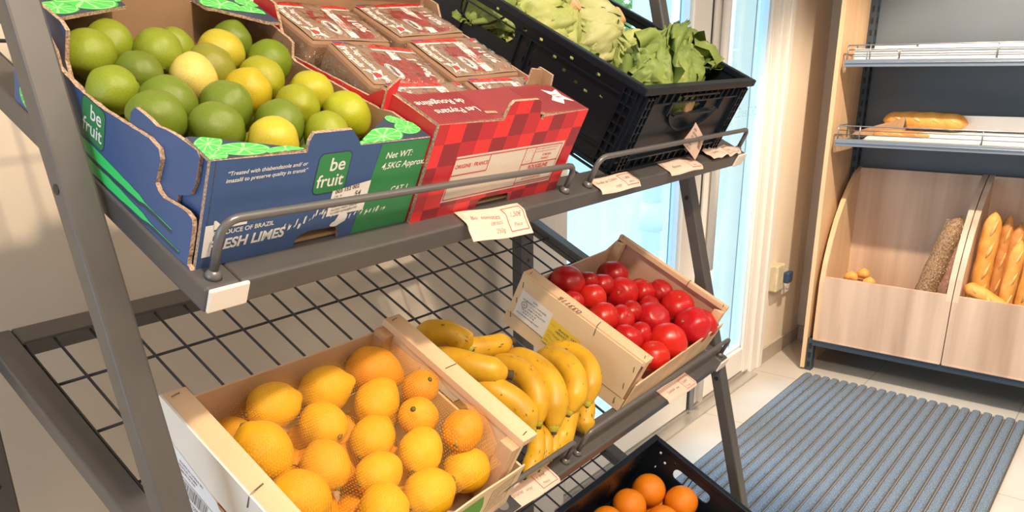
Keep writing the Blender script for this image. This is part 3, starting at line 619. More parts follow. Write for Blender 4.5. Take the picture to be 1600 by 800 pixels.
# rear panel + rear flaps
b=MB(); XB=frame((0,D_-.0045,0),(1,0,0),(0,0,1),(0,1,0)); b.panel([(.0045,0),(W_-.005,0),(W_-.005,H_),(.182,H_),(.176,.150),(.100,.150),(.094,H_),(.0045,H_)],t=.004,M=XB,front=KR,back=BL,edge=ED)
fl1=[(.0045,.325),(.090,.325),(.090,.292),(.080,.288),(.010,.260),(.0045,.258)]; fl2=[(.182,.325),(W_-.004,.325),(W_-.004,.262),(.246,.262),(.196,.294),(.186,.296)]
XYb=frame((0,0,H_+.006),(1,0,0),(0,1,0),(0,0,-1))
b.panel(fl1,t=.0035,M=XYb,front=NV,back=KR,edge=ED); b.panel(fl2,t=.0035,M=XYb,front=NV,back=KR,edge=ED)
for cl,dec in ((fl1,(((.050,.300),.034,.022,0),((.015,.280),.022,.014,.3),((.083,.312),.014,.012,0),((.015,.316),.018,.010,.2))),(fl2,(((.210,.305),.026,.018,0),((.240,.288),.020,.016,.4),((.252,.314),.016,.012,0)))):
    for c,rx,ry,ro in dec: slice_decal(b,c,rx,ry,ro,XYb,clip=convex_planes(cl))
b.build('rear_panel',LM,box,F,recalc=False)
b=MB(); b.box((.0045,.0045,.0015),(W_-.005,D_-.0045,.005),KR); b.build('bottom',LM,box,F)
# --- red box with cherry tomato packs
U1,V1=.6465,.610; W1,D1,H1=.297,.330,.125
FR_=F1@T((U1,-V1,0))
def plaid():
    m=bpy.data.materials.new('red_plaid_print'); m.use_nodes=True; N=m.node_tree.nodes; L=m.node_tree.links; bs=N['Principled BSDF']; bs.inputs['Roughness'].default_value=.45
    tc=N.new('ShaderNodeTexCoord'); sx=N.new('ShaderNodeSeparateXYZ'); L.new(tc.outputs['Object'],sx.inputs[0]); cell=.0285; out=[]
    for ch,off in (('X',.011),('Z',.0145)):
        a=N.new('ShaderNodeMath'); a.operation='ADD'; a.inputs[1].default_value=off+10*cell; L.new(sx.outputs[ch],a.inputs[0])
        d=N.new('ShaderNodeMath'); d.operation='DIVIDE'; d.inputs[1].default_value=cell; L.new(a.outputs[0],d.inputs[0])
        f=N.new('ShaderNodeMath'); f.operation='FLOOR'; L.new(d.outputs[0],f.inputs[0]); out.append(f.outputs[0])
    a=N.new('ShaderNodeMath'); a.operation='MULTIPLY_ADD'; a.inputs[1].default_value=2; L.new(out[1],a.inputs[0]); L.new(out[0],a.inputs[2])
    # gingham of three reds: (x+2z) mod 3 with a random tone on top
    md=N.new('ShaderNodeMath'); md.operation='MODULO'; md.inputs[1].default_value=3; L.new(a.outputs[0],md.inputs[0])
    cr=N.new('ShaderNodeValToRGB'); cr.color_ramp.interpolation='CONSTANT'; e=cr.color_ramp.elements; e[0].position=0; e[0].color=(.86,.035,.035,1); e[1].position=.25; e[1].color=(.33,.022,.035,1); e2=e.new(.55); e2.color=(.60,.025,.035,1)
    dv=N.new('ShaderNodeMath'); dv.operation='DIVIDE'; dv.inputs[1].default_value=3; L.new(md.outputs[0],dv.inputs[0]); L.new(dv.outputs[0],cr.inputs[0]); L.new(cr.outputs[0],bs.inputs['Base Color'])
    return m
M_plaid=plaid(); M_maroon=P('maroon_print',(.30,.040,.045),.5,noise_amt=.2,noise_scale=12); M_redp=P('red_print',(.72,.035,.04),.45)
RM=[M_kraft,M_edge,M_plaid,M_maroon,M_white,M_redp,P('cream_label',(.80,.70,.60),.5)]
rb=thing('tomato_pack_box','red checked box of wrapped cherry tomatoes between lime box and black crate','cardboard box',FR_)
b=MB()
fo=[(0,0),(.118,0),(.120,.011),(.128,.014),(.178,.013),(.186,.010),(.187,0),(W1,0),(W1,H1),(.196,H1-.004),(.196,.116),(.188,.120),(.176,.143),(.170,.1455),(.122,.1455),(.117,.141),(.113,.122),(.108,H1-.003),(0,H1)]
b.panel(fo,t=.004,M=XZ,front=2,back=0,edge=1)
lx0,lx1,lz0,lz1=.044,.268,.020,.081
LMt=frame((0,0,0),(1,0,0),(0,0,1),(0,1,0))
b.poly([(x,z,-.0003) for x,z in ((lx0,lz0),(lx1,lz0),(lx1+.002,lz1),(lx0+.004,lz1))],6,XZ)
def ln(x0,z0,x1,z1,t=.0006): 
    d=Vector((x1-x0,z1-z0)); n=Vector((-d.y,d.x)).normalized()*t; b.poly([(x0-n.x,z0-n.y,-.0006),(x1-n.x,z1-n.y,-.0006),(x1+n.x,z1+n.y,-.0006),(x0+n.x,z0+n.y,-.0006)],5,XZ)
i=.003; 
for s in ((lx0+i,lz0+i,lx1-i,lz0+i),(lx1-i,lz0+i,lx1-i,lz1-i),(lx0+i,lz1-i,lx1-i,lz1-i),(lx0+i,lz0+i,lx0+i,lz1-i),(lx0+i,.056,.112,.056),(.112,.056,.112,lz1-i),(.185,lz0+i,.185,lz1-i),(.185,.054,lx1-i,.054),(.206,.054,.206,lz1-i),(.185,.026,lx1-i,.026)): ln(*s)
put_text(b,'ORIGINE : FRANCE',.050,.065,.0072,5,XZ,z=-.0006,off=.012)
put_text(b,'ROUGELINE',.203,.0455,.0082,5,XZ,z=-.0006,off=.02)
for k,s in enumerate(('CHEMIN DU STADE 134','13532 MARMANDE','ILE CHATEAURENARD')): put_text(b,s,.198,.040-.005*k,.0042,5,XZ,z=-.0006,off=.01)
put_text(b,'Fruits et légumes transformés en France',.208,.0735,.0030,5,XZ,z=-.0006); put_text(b,'suivant la réglementation européenne',.208,.0695,.0030,5,XZ,z=-.0006)
put_text(b,'N°08/2035',.226,.063,.0045,5,XZ,z=-.0006,off=.01); put_text(b,'FRANCE',.226,.0575,.0045,5,XZ,z=-.0006,off=.01)
for k in range(12): a=k*math.pi/6; cx,cz=.1955+.0075*math.cos(a),.066+.0085*math.sin(a); b.poly([(cx-.0007,cz,-.0006),(cx,cz-.0007,-.0006),(cx+.0007,cz,-.0006),(cx,cz+.0007,-.0006)],5,XZ)
b.build('front_panel',RM,rb,FR_,recalc=False)
b=MB(); XYr=frame((0,0,H1),(1,0,0),(0,1,0),(0,0,-1))
tf=[(0,.0005),(.112,.0005),(.116,.010),(.192,.010),(.198,.0005),(W1,.0005),(W1-.002,.068),(.265,.072),(.030,.066),(.004,.078)]
b.panel(tf,t=.0035,M=XYr,front=3,back=0,edge=1)
put_text(b,'Les Paysans',.092,.030,.0155,4,XYr,z=-.0004,off=.005,rot=math.pi); put_text(b,'de Rougeline',.088,.050,.0155,4,XYr,z=-.0004,off=.005,rot=math.pi)
st=[(.262,.018),(.276,.030),(.292,.022),(.284,.040),(.290,.056),(.274,.050),(.258,.058),(.263,.040),(.248,.030)]; b.poly([(x,y,-.0004) for x,y in st],4,XYr)
put_text(b,'100%',.264,.034,.006,5,XYr,z=-.0006,off=.02); put_text(b,'FRANCE',.262,.041,.0045,5,XYr,z=-.0006,off=.01)
for k in range(60): x=.004+k*.0049; b.box((x,.004,H1+.0000),(x+.0007,.066,H1+.0003),3) if not (.10<x<.20) else None
b.poly([(.092,.013,-.0008),(.113,.011,-.0008),(.113,.016,-.0008),(.094,.018,-.0008)],1,XYr)
b.build('top_flap',RM,rb,FR_,recalc=False)
for x,nm in ((0,'l'),(W1-.0045,'r')):
    b=MB(); Mx=frame((x,0,0),(0,1,0),(0,0,1),(1,0,0))
    lo=[(.0045,0),(D1,0),(D1,H1+.004),(.292,H1+.004),(.268,.100),(.245,.086),(.110,.103),(.090,.120),(.078,.122),(.066,H1-.003),(.0045,H1-.003)] if nm=='l' else [(.0045,0),(D1,0),(D1,H1+.012),(.30,H1+.012),(.285,H1-.005),(.10,H1-.006),(.095,H1+.014),(.070,H1+.014),(.066,H1-.004),(.0045,H1-.004)]
    b.panel(jag(lo,.0003,.008,8),t=.004,M=Mx,front=2 if nm=='l' else 0,back=0 if nm=='l' else 2,edge=1); b.build('side_panel',RM,rb,FR_,recalc=False)
b=MB(); b.panel([(.0045,0),(W1-.005,0),(W1-.005,H1+.012),(.0045,H1+.012)],t=.004,M=frame((0,D1-.0045,0),(1,0,0),(0,0,1),(0,1,0)),front=0,back=2,edge=1)
b.panel([(.0045,.250),(.012,.262),(W1-.02,.262),(W1-.004,.252)],t=.0,M=frame((0,0,0),(1,0,0),(0,1,0),(0,0,-1)),front=0,back=0,edge=1) if 0 else None
Mr=frame((0,D1-.002,H1+.012),(1,0,0),Vector((0,-.75,.66)),Vector((0,.66,.75))); b.panel([(.006,0),(W1-.006,0),(W1-.02,.020),(.02,.020)],t=.003,M=Mr,front=0,back=2,edge=1)
b.build('rear_panel',RM,rb,FR_,recalc=False)
# corner tabs standing up
b=MB(); b.panel([(.0,.110),(.034,.112),(.029,.136),(.022,.142),(.0,.144)],t=.003,M=frame((W1-.040,.080,0),(1,0,0),(0,0,1),(0,1,0)),front=0,back=0,edge=1)
b.build('corner_tab',RM,rb,FR_,recalc=False); b=MB()
b.panel([(-.0,.095),(.022,.108),(.022,.142),(.0,.126)],t=.003,M=frame((-.006,.078,0),(.5,-.2,0),(0,0,1),(0,1,0)),front=5,back=5,edge=1)
b.build('corner_tab',RM,rb,FR_,recalc=False)
b=MB(); b.box((.0045,.0045,.0015),(W1-.005,D1-.0045,.005),0); b.build('bottom',RM,rb,FR_)
# packs
M_film=film('clear_wrap',gloss=.15,rough=.10,bump=1.0,scale=55)
M_tray=P('brown_tray_card',(.34,.19,.11),.7,noise_amt=.1,noise_scale=20); M_ctom=P('cherry_tomato_red',(.55,.07,.04),.35)
PM=[M_white,P('bright_red_print',(.80,.03,.03),.4),P('tricolour_blue',(.05,.07,.25),.5),P('taupe_print',(.33,.21,.14),.5),P('window_red',(.42,.06,.055),.35,noise_amt=.35,noise_scale=90),M_ink]
def pack(x,y,z,rx,ry,rz,label):
    Mp=FR_@T((x,y,z))@Matrix.Rotation(rz,4,'Z')@Matrix.Rotation(rx,4,'X')@Matrix.Rotation(ry,4,'Y'); t=thing('cherry_tomato_pack',label,'tomato pack',Mp,group='wrapped cherry tomato packs in the red box')
    w,d,h=.139,.098,.040
    b=MB(); b.box((0,0,0),(w,d,h)); b.build('tray',M_tray,t,Mp,bevel=.007,seg=3)
    b=MB(); zt=h+.0004; sd0=rnd.random()*9
    Z=frame((0,d,zt),(0,-1,0),(1,0,0),(0,0,-1))        # print runs from the rear to the front; its up direction is +x
    def W_f(a,c,dz=0): return (a,c,-(dz+.0006*math.sin(c*70+sd0)+.0004*math.sin(a*120)+.0006))
    def grid(a0,a1,c0,c1,mi,dz=0,n=8,sl=0):
        b.add([W_f(a0+(a1-a0)*i/n,(c0 if k==0 else c1)+sl*(a0+(a1-a0)*i/n-a0),dz) for k in (0,1) for i in range(n+1)],[(i,i+1,n+2+i,n+1+i) for i in range(n)],mi,Z)
    for k in range(8): grid(.004,d-.004,.004+k*(w-.008)/8,.004+(k+1)*(w-.008)/8,3)
    b.poly([W_f(*p,.0002) for p in ((.022,.050),(.040,.044),(.084,.050),(.088,.078),(.086,.118),(.060,.124),(.030,.110),(.024,.085))],4,Z)
    grid(.004,.0125,.006,w-.006,1,.0003); grid(.0125,.0160,.006,w-.006,0,.0003); grid(.0035,.006,.006,.030,2,.0004)
    F3_=lambda a,c: W_f(a,c,.0006)
    def tx_(str_,a,c,sz,mi,**k): vs,fs=text2d(str_,sz,k.get('off',.02)); ro=k.get('rot',0); ca,sa=math.cos(ro),math.sin(ro); b.add([F3_(a+x_*ca-y_*sa,c+x_*sa+y_*ca) for x_,y_ in vs],fs,mi,Z)
    tx_('français !',.014,.008,.0150,0,off=.03); tx_("L’agriculteurs",.014,.024,.0118,0,off=.025)
    for (a_,c_,r_) in ((.030,.115,.0045),(.072,.058,.005),(.050,.050,.0035)): b.poly([W_f(a_+r_*.8*math.cos(q_),c_+r_*math.sin(q_),.0005) for q_ in [k*math.pi/6 for k in range(12)]],1,Z)
    st=[(.066,.010),(.074,.016),(.086,.010),(.082,.022),(.088,.036),(.076,.030),(.064,.036),(.068,.022)]; b.poly([W_f(x_,y_,.0005) for x_,y_ in st],0,Z)
    b.poly([W_f(.076+.005*math.cos(q_),.022+.006*math.sin(q_),.0007) for q_ in [k*math.pi/6 for k in range(12)]],1,Z); grid(.069,.083,.0165,.0185,5,.0008,2)
    b.poly([W_f(.064+.017*math.cos(q_),.058+.0105*math.sin(q_),.0006) for q_ in [k*math.pi/10 for k in range(20)]],0,Z); b.poly([W_f(.064+.0160*math.cos(q_),.058+.0095*math.sin(q_),.0007) for q_ in [k*math.pi/10 for k in range(20)]],5,Z); b.poly([W_f(.064+.0152*math.cos(q_),.058+.0087*math.sin(q_),.0008) for q_ in [k*math.pi/10 for k in range(20)]],0,Z)
    vs,fs=text2d('Filière',.0095,.02); b.add([W_f(.052+x_,.055+y_,.0010) for x_,y_ in vs],fs,5,Z)
    b.poly([W_f(a_,c_,.0005) for a_,c_ in ((.016,.080),(.088,.072),(.088,.086),(.016,.096))],0,Z)
    for s_,a_,c_,z_ in (('TOMATE CERISE',.020,.0885,.0068),('FRANÇAISE',.034,.0800,.0066)): vs,fs=text2d(s_,z_,.025); ro=-.11; b.add([W_f(a_+x_*math.cos(ro)-y_*math.sin(ro),c_+x_*math.sin(ro)+y_*math.cos(ro),.0008) for x_,y_ in vs],fs,1,Z)
    tx_('110%',.026,.106,.021,0,off=.035)
    b.build('printed_band',PM,t,Mp,recalc=False)
    # film, slightly puffed and wrinkled
    b=MB(); nx,ny=26,18; g=.004; sd=rnd.random()*50
    vs=[]
    for j in range(ny+1):
        for i in range(nx+1):
            u,v=i/nx,j/ny; ed=min(u,1-u)*nx/3,min(v,1-v)*ny/3; e=min(1,ed[0])*min(1,ed[1]); X=-g-.006*(1-min(1,v*6))*0+u*(w+2*g); Y=-g+v*(d+2*g)
            z_=h+.0035+e*(.003+.0025*noise.noise(Vector((X*55,Y*30,sd)))+.0015*noise.noise(Vector((X*20+Y*140,Y*20,sd)))) - (1-min(1,ed[0]))*.018-(1-min(1,ed[1]))*.014
            vs.append((X,Y,z_))
    b.add(vs,[(j*(nx+1)+i,j*(nx+1)+i+1,(j+1)*(nx+1)+i+1,(j+1)*(nx+1)+i) for j in range(ny) for i in range(nx)])
    per=[i for i in range(nx+1)]+[(nx+1)*j+nx for j in range(1,ny+1)]+[(nx+1)*ny+i for i in range(nx-1,-1,-1)]+[(nx+1)*j for j in range(ny-1,0,-1)]
    K=len(per); vv=[vs[p] for p in per]; v2=[(v[0]+(.002 if v[0]<w/2 else -.002),v[1]+(.002 if v[1]<d/2 else -.002),.0) for v in vv]; b.add(vv+v2,[(k,(k+1)%K,K+(k+1)%K,K+k) for k in range(K)])
    # twisted film ends
    for sx,x_ in ((-1,-g),(1,w+g)):
        vs=[]; 
        for j in range(9):
            v=j/8; 
            for i in range(4): vs.append((x_+sx*(i/3)*.013,-g+v*(d+2*g),.012+.020*v*(1-v)*2+.006*math.sin(v*19+i)+.004*noise.noise(Vector((i*.8,v*9,sd)))-i*.002))
        b.add(vs,[(j*4+i,j*4+i+1,(j+1)*4+i+1,(j+1)*4+i) for j in range(8) for i in range(3)])
    b.build('clear_wrap',M_film,t,Mp,smooth=True,recalc=True)
pl=[(.006,.225,.074,.07,.03,.03,'wrapped cherry tomato pack in the red box, rear left one against the lime box'),
(.152,.222,.079,.02,-.04,.05,'wrapped cherry tomato pack in the red box, rear right one under the rear flap'),
(.008,.118,.072,.09,.05,-.07,'wrapped cherry tomato pack in the red box, middle one of the left column'),
(.154,.118,.075,.06,-.03,.02,'wrapped cherry tomato pack in the red box, middle one beside the black crate'),
(.012,.016,.070,.07,.02,.0,'wrapped cherry tomato pack in the red box, front left one tucked under the maroon flap'),
(.155,.014,.071,.08,.0,.0,'wrapped cherry tomato pack in the red box, front right one tucked under the maroon flap')]
for a in pl: pack(*a)
for k,(x,y) in enumerate(((.006,.225),(.152,.222),(.008,.118),(.154,.118),(.012,.012),(.155,.012))):
    Mp=FR_@T((x,y,.008)); o=MB().box((0,0,0),(.134,.09,.05)).build('tomato_tray',M_tray,None,Mp,bevel=.005)
    tag(o,['brown card tray under the rear left wrapped pack in the red box','brown card tray under the rear right wrapped pack in the red box','brown card tray under the middle left wrapped pack in the red box','brown card tray under the middle right wrapped pack in the red box','brown card tray under the front left wrapped pack in the red box','brown card tray under the front right wrapped pack in the red box'][k],'tray','card trays in the lower layer of the red box')
LIMES=[[0.4057,0.3589,0.0861,0.0237],[0.4415,0.3302,0.084,0.0237],[0.4766,0.3611,0.0888,0.0241],[0.5113,0.3363,0.0813,0.021],[0.4366,0.3963,0.0836,0.0217],[0.3994,0.4164,0.0776,0.0225],[0.4355,0.4507,0.0807,0.0249],[0.4031,0.4853,0.0849,0.0245],[0.4839,0.4158,0.0864,0.0237],[0.4823,0.4749,0.085,0.0254],[0.4472,0.5128,0.085,0.0247],[0.5218,0.3889,0.0837,0.0245],[0.5559,0.3547,0.0862,0.0242],[0.5903,0.3252,0.0839,0.0227],[0.604,0.3789,0.085,0.0248],[0.5648,0.4188,0.0846,0.0242],[0.5277,0.447,0.0854,0.0239],[0.6075,0.4533,0.085,0.023],[0.5642,0.4831,0.085,0.0233],[0.5198,0.5133,0.0842,0.0243],[0.6129,0.5095,0.085,0.0256],[0.5548,0.5458,0.085,0.0236],[0.4873,0.5461,0.0858,0.0235]]
LEMONS=[[0.5546,0.3727,0.1037,0.0312],[0.6406,0.3744,0.098,0.0329],[0.7292,0.3759,0.0975,0.036],[0.6903,0.4269,0.0968,0.031],[0.75,0.4465,0.1121,0.026],[0.7176,0.4819,0.1008,0.0283],[0.6002,0.4203,0.0886,0.0311],[0.5037,0.4244,0.0956,0.0345],[0.5012,0.3724,0.0742,0.0241],[0.6478,0.4699,0.085,0.0301],[0.562,0.4757,0.085,0.0308],[0.6847,0.5248,0.0913,0.0303],[0.7412,0.5415,0.1185,0.0276],[0.7357,0.5746,0.0727,0.0321],[0.6125,0.5215,0.0843,0.0288],[0.659,0.5754,0.0717,0.0336],[0.5013,0.5041,0.085,0.0355],[0.5784,0.5687,0.0856,0.0313]]
TOMS=[[1.2944,0.3385,0.0812,0.0328],[1.4634,0.353,0.0673,0.0309],[1.3214,0.3913,0.0706,0.0284],[1.4285,0.4039,0.0625,0.0331],[1.4844,0.4226,0.0637,0.0282],[1.5349,0.4468,0.071,0.0254],[1.5111,0.4993,0.0709,0.0341],[1.476,0.5605,0.0724,0.037],[1.5367,0.5713,0.0705,0.0277],[1.3756,0.5569,0.064,0.0368],[1.3084,0.5678,0.0571,0.0298],[1.4092,0.4956,0.0654,0.034],[1.276,0.4477,0.0746,0.0305],[1.3265,0.4659,0.0713,0.0254],[1.2793,0.5115,0.071,0.0276],[1.3277,0.5157,0.069,0.0226],[1.257,0.3845,0.07,0.0251],[1.3494,0.3547,0.0812,0.0204],[1.3864,0.3729,0.0742,0.024],[1.3705,0.4624,0.0747,0.0207],[1.4524,0.4632,0.064,0.0222]]
ORANGES=[[1.4439,0.4841,0.08,0.0393],[1.3582,0.4819,0.08,0.0386],[1.4646,0.5547,0.0986,0.038],[1.3922,0.556,0.08,0.037],[1.2678,0.4789,0.08,0.0371]]
BANANAS=[[[[0.8628,0.3323,0.085],[0.8904,0.359,0.1],[0.9055,0.3833,0.1],[0.9133,0.405,0.095]],0.0183],[[[0.891,0.3691,0.075],[0.9268,0.3985,0.085],[0.9667,0.4137,0.088],[1.0044,0.4209,0.09]],0.0158],[[[0.8471,0.3827,0.075],[0.8535,0.417,0.1],[0.8716,0.4587,0.112],[0.9008,0.4915,0.115]],0.0186],[[[0.8788,0.4307,0.07],[0.8756,0.4861,0.09],[0.8933,0.5328,0.085],[0.8972,0.5707,0.065]],0.0195],[[[0.9501,0.435,0.08],[0.9521,0.4875,0.095],[0.9438,0.5278,0.09],[0.9248,0.5647,0.06]],0.0173],[[[1.0014,0.4254,0.06],[0.9904,0.4845,0.09],[0.9769,0.5381,0.09],[0.9448,0.5846,0.055]],0.0196],[[[1.0586,0.457,0.065],[1.0474,0.5076,0.095],[1.0292,0.5511,0.09],[0.9959,0.5755,0.06]],0.0181],[[[1.0944,0.446,0.055],[1.1098,0.4926,0.08],[1.0959,0.5401,0.08],[1.0596,0.5757,0.05]],0.0168],[[[1.0808,0.5048,0.045],[1.0305,0.5545,0.045],[0.989,0.5821,0.035],[0.9474,0.6048,0.022]],0.0171],[[[1.1045,0.5359,0.03],[1.072,0.5703,0.035],[1.0508,0.5862,0.028],[1.042,0.6064,0.018]],0.0145],[[[0.9478,0.5434,0.04],[0.9183,0.5756,0.04],[0.8969,0.5949,0.03],[0.8619,0.6092,0.02]],0.0132],[[[0.975,0.5442,0.035],[0.9374,0.5784,0.04],[0.9198,0.5973,0.03],[0.895,0.6109,0.02]],0.0115],[[[1.004,0.537,0.03],[0.9646,0.5752,0.035],[0.9459,0.5965,0.027],[0.9299,0.6078,0.018]],0.0107]]
# ================================================================ FRUIT
M_citrus=P('citrus_peel',(.5,.5,.1),.42,noise_amt=.16,noise_scale=26,objcolor=True,bump=.35,bump_scale=420,bdist=.0008,spec=.45,detail=3)
M_limep=P('lime_peel',(.3,.45,.05),.34,noise_amt=.30,noise_scale=24,color2=(.66,.78,.60),objcolor=True,bump=.25,bump_scale=500,bdist=.0006,spec=.45)
M_tomp=P('tomato_skin',(.75,.03,.02),.30,noise_amt=.2,noise_scale=14,objcolor=True,spec=.45)
M_stemg=P('green_stem_scar',(.24,.20,.05),.7,color2=(.09,.06,.02),noise_scale=300)
M_stemb=P('brown_stem_scar',(.12,.08,.03),.8)
def revolve(prof,n=32,wob=0,seed=0,lobes=0,lob=0):
    """prof: list of (r,z) from bottom pole to top pole"""
    vs=[];fs=[];m=len(prof)
    for i,(r,z) in enumerate(prof):
        for k in range(n):
            a=2*math.pi*k/n; q=1+lob*math.cos(lobes*a)*(r**1.0 if r<1 else 1); p=Vector((r*q*math.cos(a),r*q*math.sin(a),z))
            if wob: p*=1+wob*noise.noise(p*1.6+Vector((seed*7.1,seed*3.3,seed)))
            vs.append(p)
    for i in range(m-1):
        for k in range(n): fs.append((i*n+k,i*n+(k+1)%n,(i+1)*n+(k+1)%n,(i+1)*n+k))
    fs.append(tuple(range(n-1,-1,-1))); fs.append(tuple((m-1)*n+k for k in range(n)))
    return vs,fs
def mesh_of(name,vf,mats):
    me=bpy.data.meshes.new(name); me.from_pydata([tuple(v) for v in vf[0]],[],vf[1]); me.polygons.foreach_set('use_smooth',[True]*len(me.polygons))
    bm=bmesh.new(); bm.from_mesh(me); bmesh.ops.recalc_face_normals(bm,faces=bm.faces); bm.to_mesh(me); bm.free()
    for m in mats: me.materials.append(m)
    me.update(); return me
def prof_of(f,n=24): return [f(-math.pi/2+math.pi*(i/n)*.995+.0078) for i in range(n+1)]
lemf=lambda a:((math.cos(a)**.96)*.95*(1-.05*math.sin(a)), 1.09*math.sin(a)+ (.13*max(0,(math.sin(a)-.90)/.10)**1.2) - (.06*max(0,(-math.sin(a)-.93)/.07)))
limf=lambda a:(math.cos(a)*.97, 1.03*math.sin(a)+.05*max(0,(math.sin(a)-.95)/.05)-.02*max(0,(-math.sin(a)-.97)/.03))
orf=lambda a:(math.cos(a)*1.0,.97*math.sin(a)-.03*max(0,(math.sin(a)-.97)/.03))
tof=lambda a:(math.cos(a)**.94*1.02, .93*math.sin(a)-.08*max(0,(math.sin(a)-.86)/.14)**1.6+.05*max(0,(-math.sin(a)-.93)/.07))
MESH={'lime':[mesh_of('lime',revolve(prof_of(limf),32,.05,s),[M_limep]) for s in range(3)],
'lemon':[mesh_of('lemon',revolve(prof_of(lemf,36),36,.05,s),[M_citrus]) for s in range(4)],
'orange':[mesh_of('orange',revolve(prof_of(orf),36,.02,s),[M_citrus]) for s in range(2)],
'tomato':[mesh_of('tomato',revolve(prof_of(tof),40,.06,s,l,k),[M_tomp]) for s,l,k in ((0,5,.008),(1,6,.018),(2,4,.006))]}
def disc(r,h,n=12,star=0):
    b=MB(); 
    vs=[Vector((r*(1 if not star or k%2 else star)*math.cos(2*math.pi*k/n),r*(1 if not star or k%2 else star)*math.sin(2*math.pi*k/n),0)) for k in range(n)]+[Vector((0,0,h))]
    return vs,[(k,(k+1)%n,n) for k in range(n)]+[tuple(range(n-1,-1,-1))]
STEM={'lime':(mesh_of('stem_scar',disc(.09,.03),[M_stemb]),-1.04),'lemon':(mesh_of('stem_scar',disc(.15,.07,14,.8),[M_stemg]),-1.145),'orange':(mesh_of('stem_scar',disc(.075,.04,10,.7),[M_stemg]),-.967),'tomato':(mesh_of('calyx_scar',disc(.17,.03,10,.45),[P('calyx_green',(.30,.24,.06),.7)]),.845)}
def fruit(kind,Fm,u,v,w,R_,axis,color,label,group,var,cat=None,name=None,stem=True):
    p=Fm@Vector((u,-v,w)); z=Vector(axis).normalized(); M=T(p)@z.to_track_quat('Z','Y').to_matrix().to_4x4()@Matrix.Rotation(rnd.random()*6.28,4,'Z')@Matrix.Scale(R_,4)
    o=bpy.data.objects.new(name or kind,MESH[kind][var%len(MESH[kind])]); C.objects.link(o); place(o,None,M); o.color=(*color,1); tag(o,label,cat or kind,group)
    if stem:
        sm,zz=STEM[kind]; s=bpy.data.objects.new(sm.name.split('.')[0],sm); C.objects.link(s); Ms=M@T((0,0,zz))@(Matrix.Rotation(math.pi,4,'X') if zz<0 else I4); place(s,o,Ms)
    return o
def scr(a,tilt):
    """direction given as picture angle (deg, 0=right,90=up) and tilt towards the camera"""
    a,t_=math.radians(a),math.radians(tilt); return (CR*math.cos(a)+CU*math.sin(a))*math.cos(t_)-CF*math.sin(t_)
def pos_words(i,L,noun,box):
    """a label from the place of fruit i among its neighbours in the box"""
    return None
# limes -----------------------------------------------------------
gx=(.185,.245,.024); gg=(.29,.34,.026); gy=(.42,.39,.02); yy=(.70,.54,.05); yl=(.56,.49,.03)
limecol=[gg,gg,gg,gg,(.17,.215,.02),gg,gx,gx,(.80,.60,.16),gx,gx,(.30,.28,.03),(.60,.48,.04),gx,(.20,.27,.012),gy,(.62,.44,.02),yl,(.38,.38,.02),gx,(.48,.48,.02),(.34,.37,.02),yy]
limelab=['lime against the left side panel of the box, rear corner, pale green','lime at the rear left corner of the box under the left rear flap','round green lime in the third place of the rear row','small green lime half hidden at the rear centre of the box','dull dark green lime behind the yellow-white one on the left','lime against the left panel, second from the rear','large green lime just left of the yellowish-white one, in front of it','green lime at the left panel, partly hidden by the cardboard hook','pale yellow and whitish lime in the middle of the left half','big dark green lime in the centre of the box','dark green lime at the front behind the left front ledge','brownish green lime right behind the big central one','yellow-tinged lime below the right rear flap','green lime under the right rear flap, the rearmost on the right','glossy green lime against the right side panel, rearmost of that side','green lime left of and below the rear one on the right side','deep yellow lime right of centre','bright yellow-green lime by the right side panel, second from the rear','yellow-green lime just in front of the deep yellow one','dark green lime in the front half, above the yellow front lime','yellow-green lime in the front right corner of the box','lime directly behind the be fruit tab at the front','yellow lime at the front edge, half hidden behind the ledge']
for i,(u,v,w_,r) in enumerate(LIMES):
    q=random.Random(i+5); fruit('lime',F1,u,v,w_,r*1.05,scr(q.uniform(0,360),q.uniform(-40,60)),limecol[i],limelab[i],'limes in the cardboard box',i)
fill=0
def filler(kind,Fm,us,vs,w_,r,cols,label,group,**k):
    for a,u in enumerate(us):
        for b_,v in enumerate(vs):
            uu=u+(.5*(us[1]-us[0]) if b_%2 and len(us)>1 else 0)
            if uu>us[-1]+1e-6: continue
            q=random.Random(a*17+b_); fruit(kind,Fm,uu,v,w_,r,scr(q.uniform(0,360),q.uniform(-80,80)),cols[(a+b_)%len(cols)],label,group,a+b_,**k)
filler('lime',F1,[.409,.459,.509,.559,.609],[.325,.375,.425,.475,.525,.573],.031,.0240,[gx,gg,gy],'lime in the lower layer of the box, glimpsed between the upper limes','lower layer limes')
# wooden crates -----------------------------------------------------
M_pine=wood('pale_pine',(.84,.60,.38),(.70,.46,.27),'y',4,.65); M_pineE=wood('pine_endgrain',(.72,.46,.27),(.50,.26,.14),'z',7,.7)
M_ply=P('poplar_ply',(.82,.61,.38),.7,noise_amt=.10,noise_scale=6,stretch=(3,.6,3)); M_plyw=P('whitish_ply',(.84,.78,.70),.7,noise_amt=.08,noise_scale=8)
M_plyi=P('tan_ply',(.72,.50,.33),.7,noise_amt=.10,noise_scale=6); M_stap=P('staple_wire',(.17,.14,.12),.4,metal=.6)
class Staples:
    def __init__(s): s.l=[]
    def tube(s,*a,**k): m=MB(); m.tube(*a,**k); s.l.append(m)
    def build(s,name,mat,parent,M): 
        for m in s.l: m.build(name,mat,parent,M)
def staple(b,p,d,n_,L_=.012):
    p,d,n_=Vector(p),Vector(d).normalized(),Vector(n_).normalized(); b.tube([p-d*L_/2-n_*.001,p-d*L_/2+n_*.0008,p+d*L_/2+n_*.0008,p+d*L_/2-n_*.001],.0007,6)
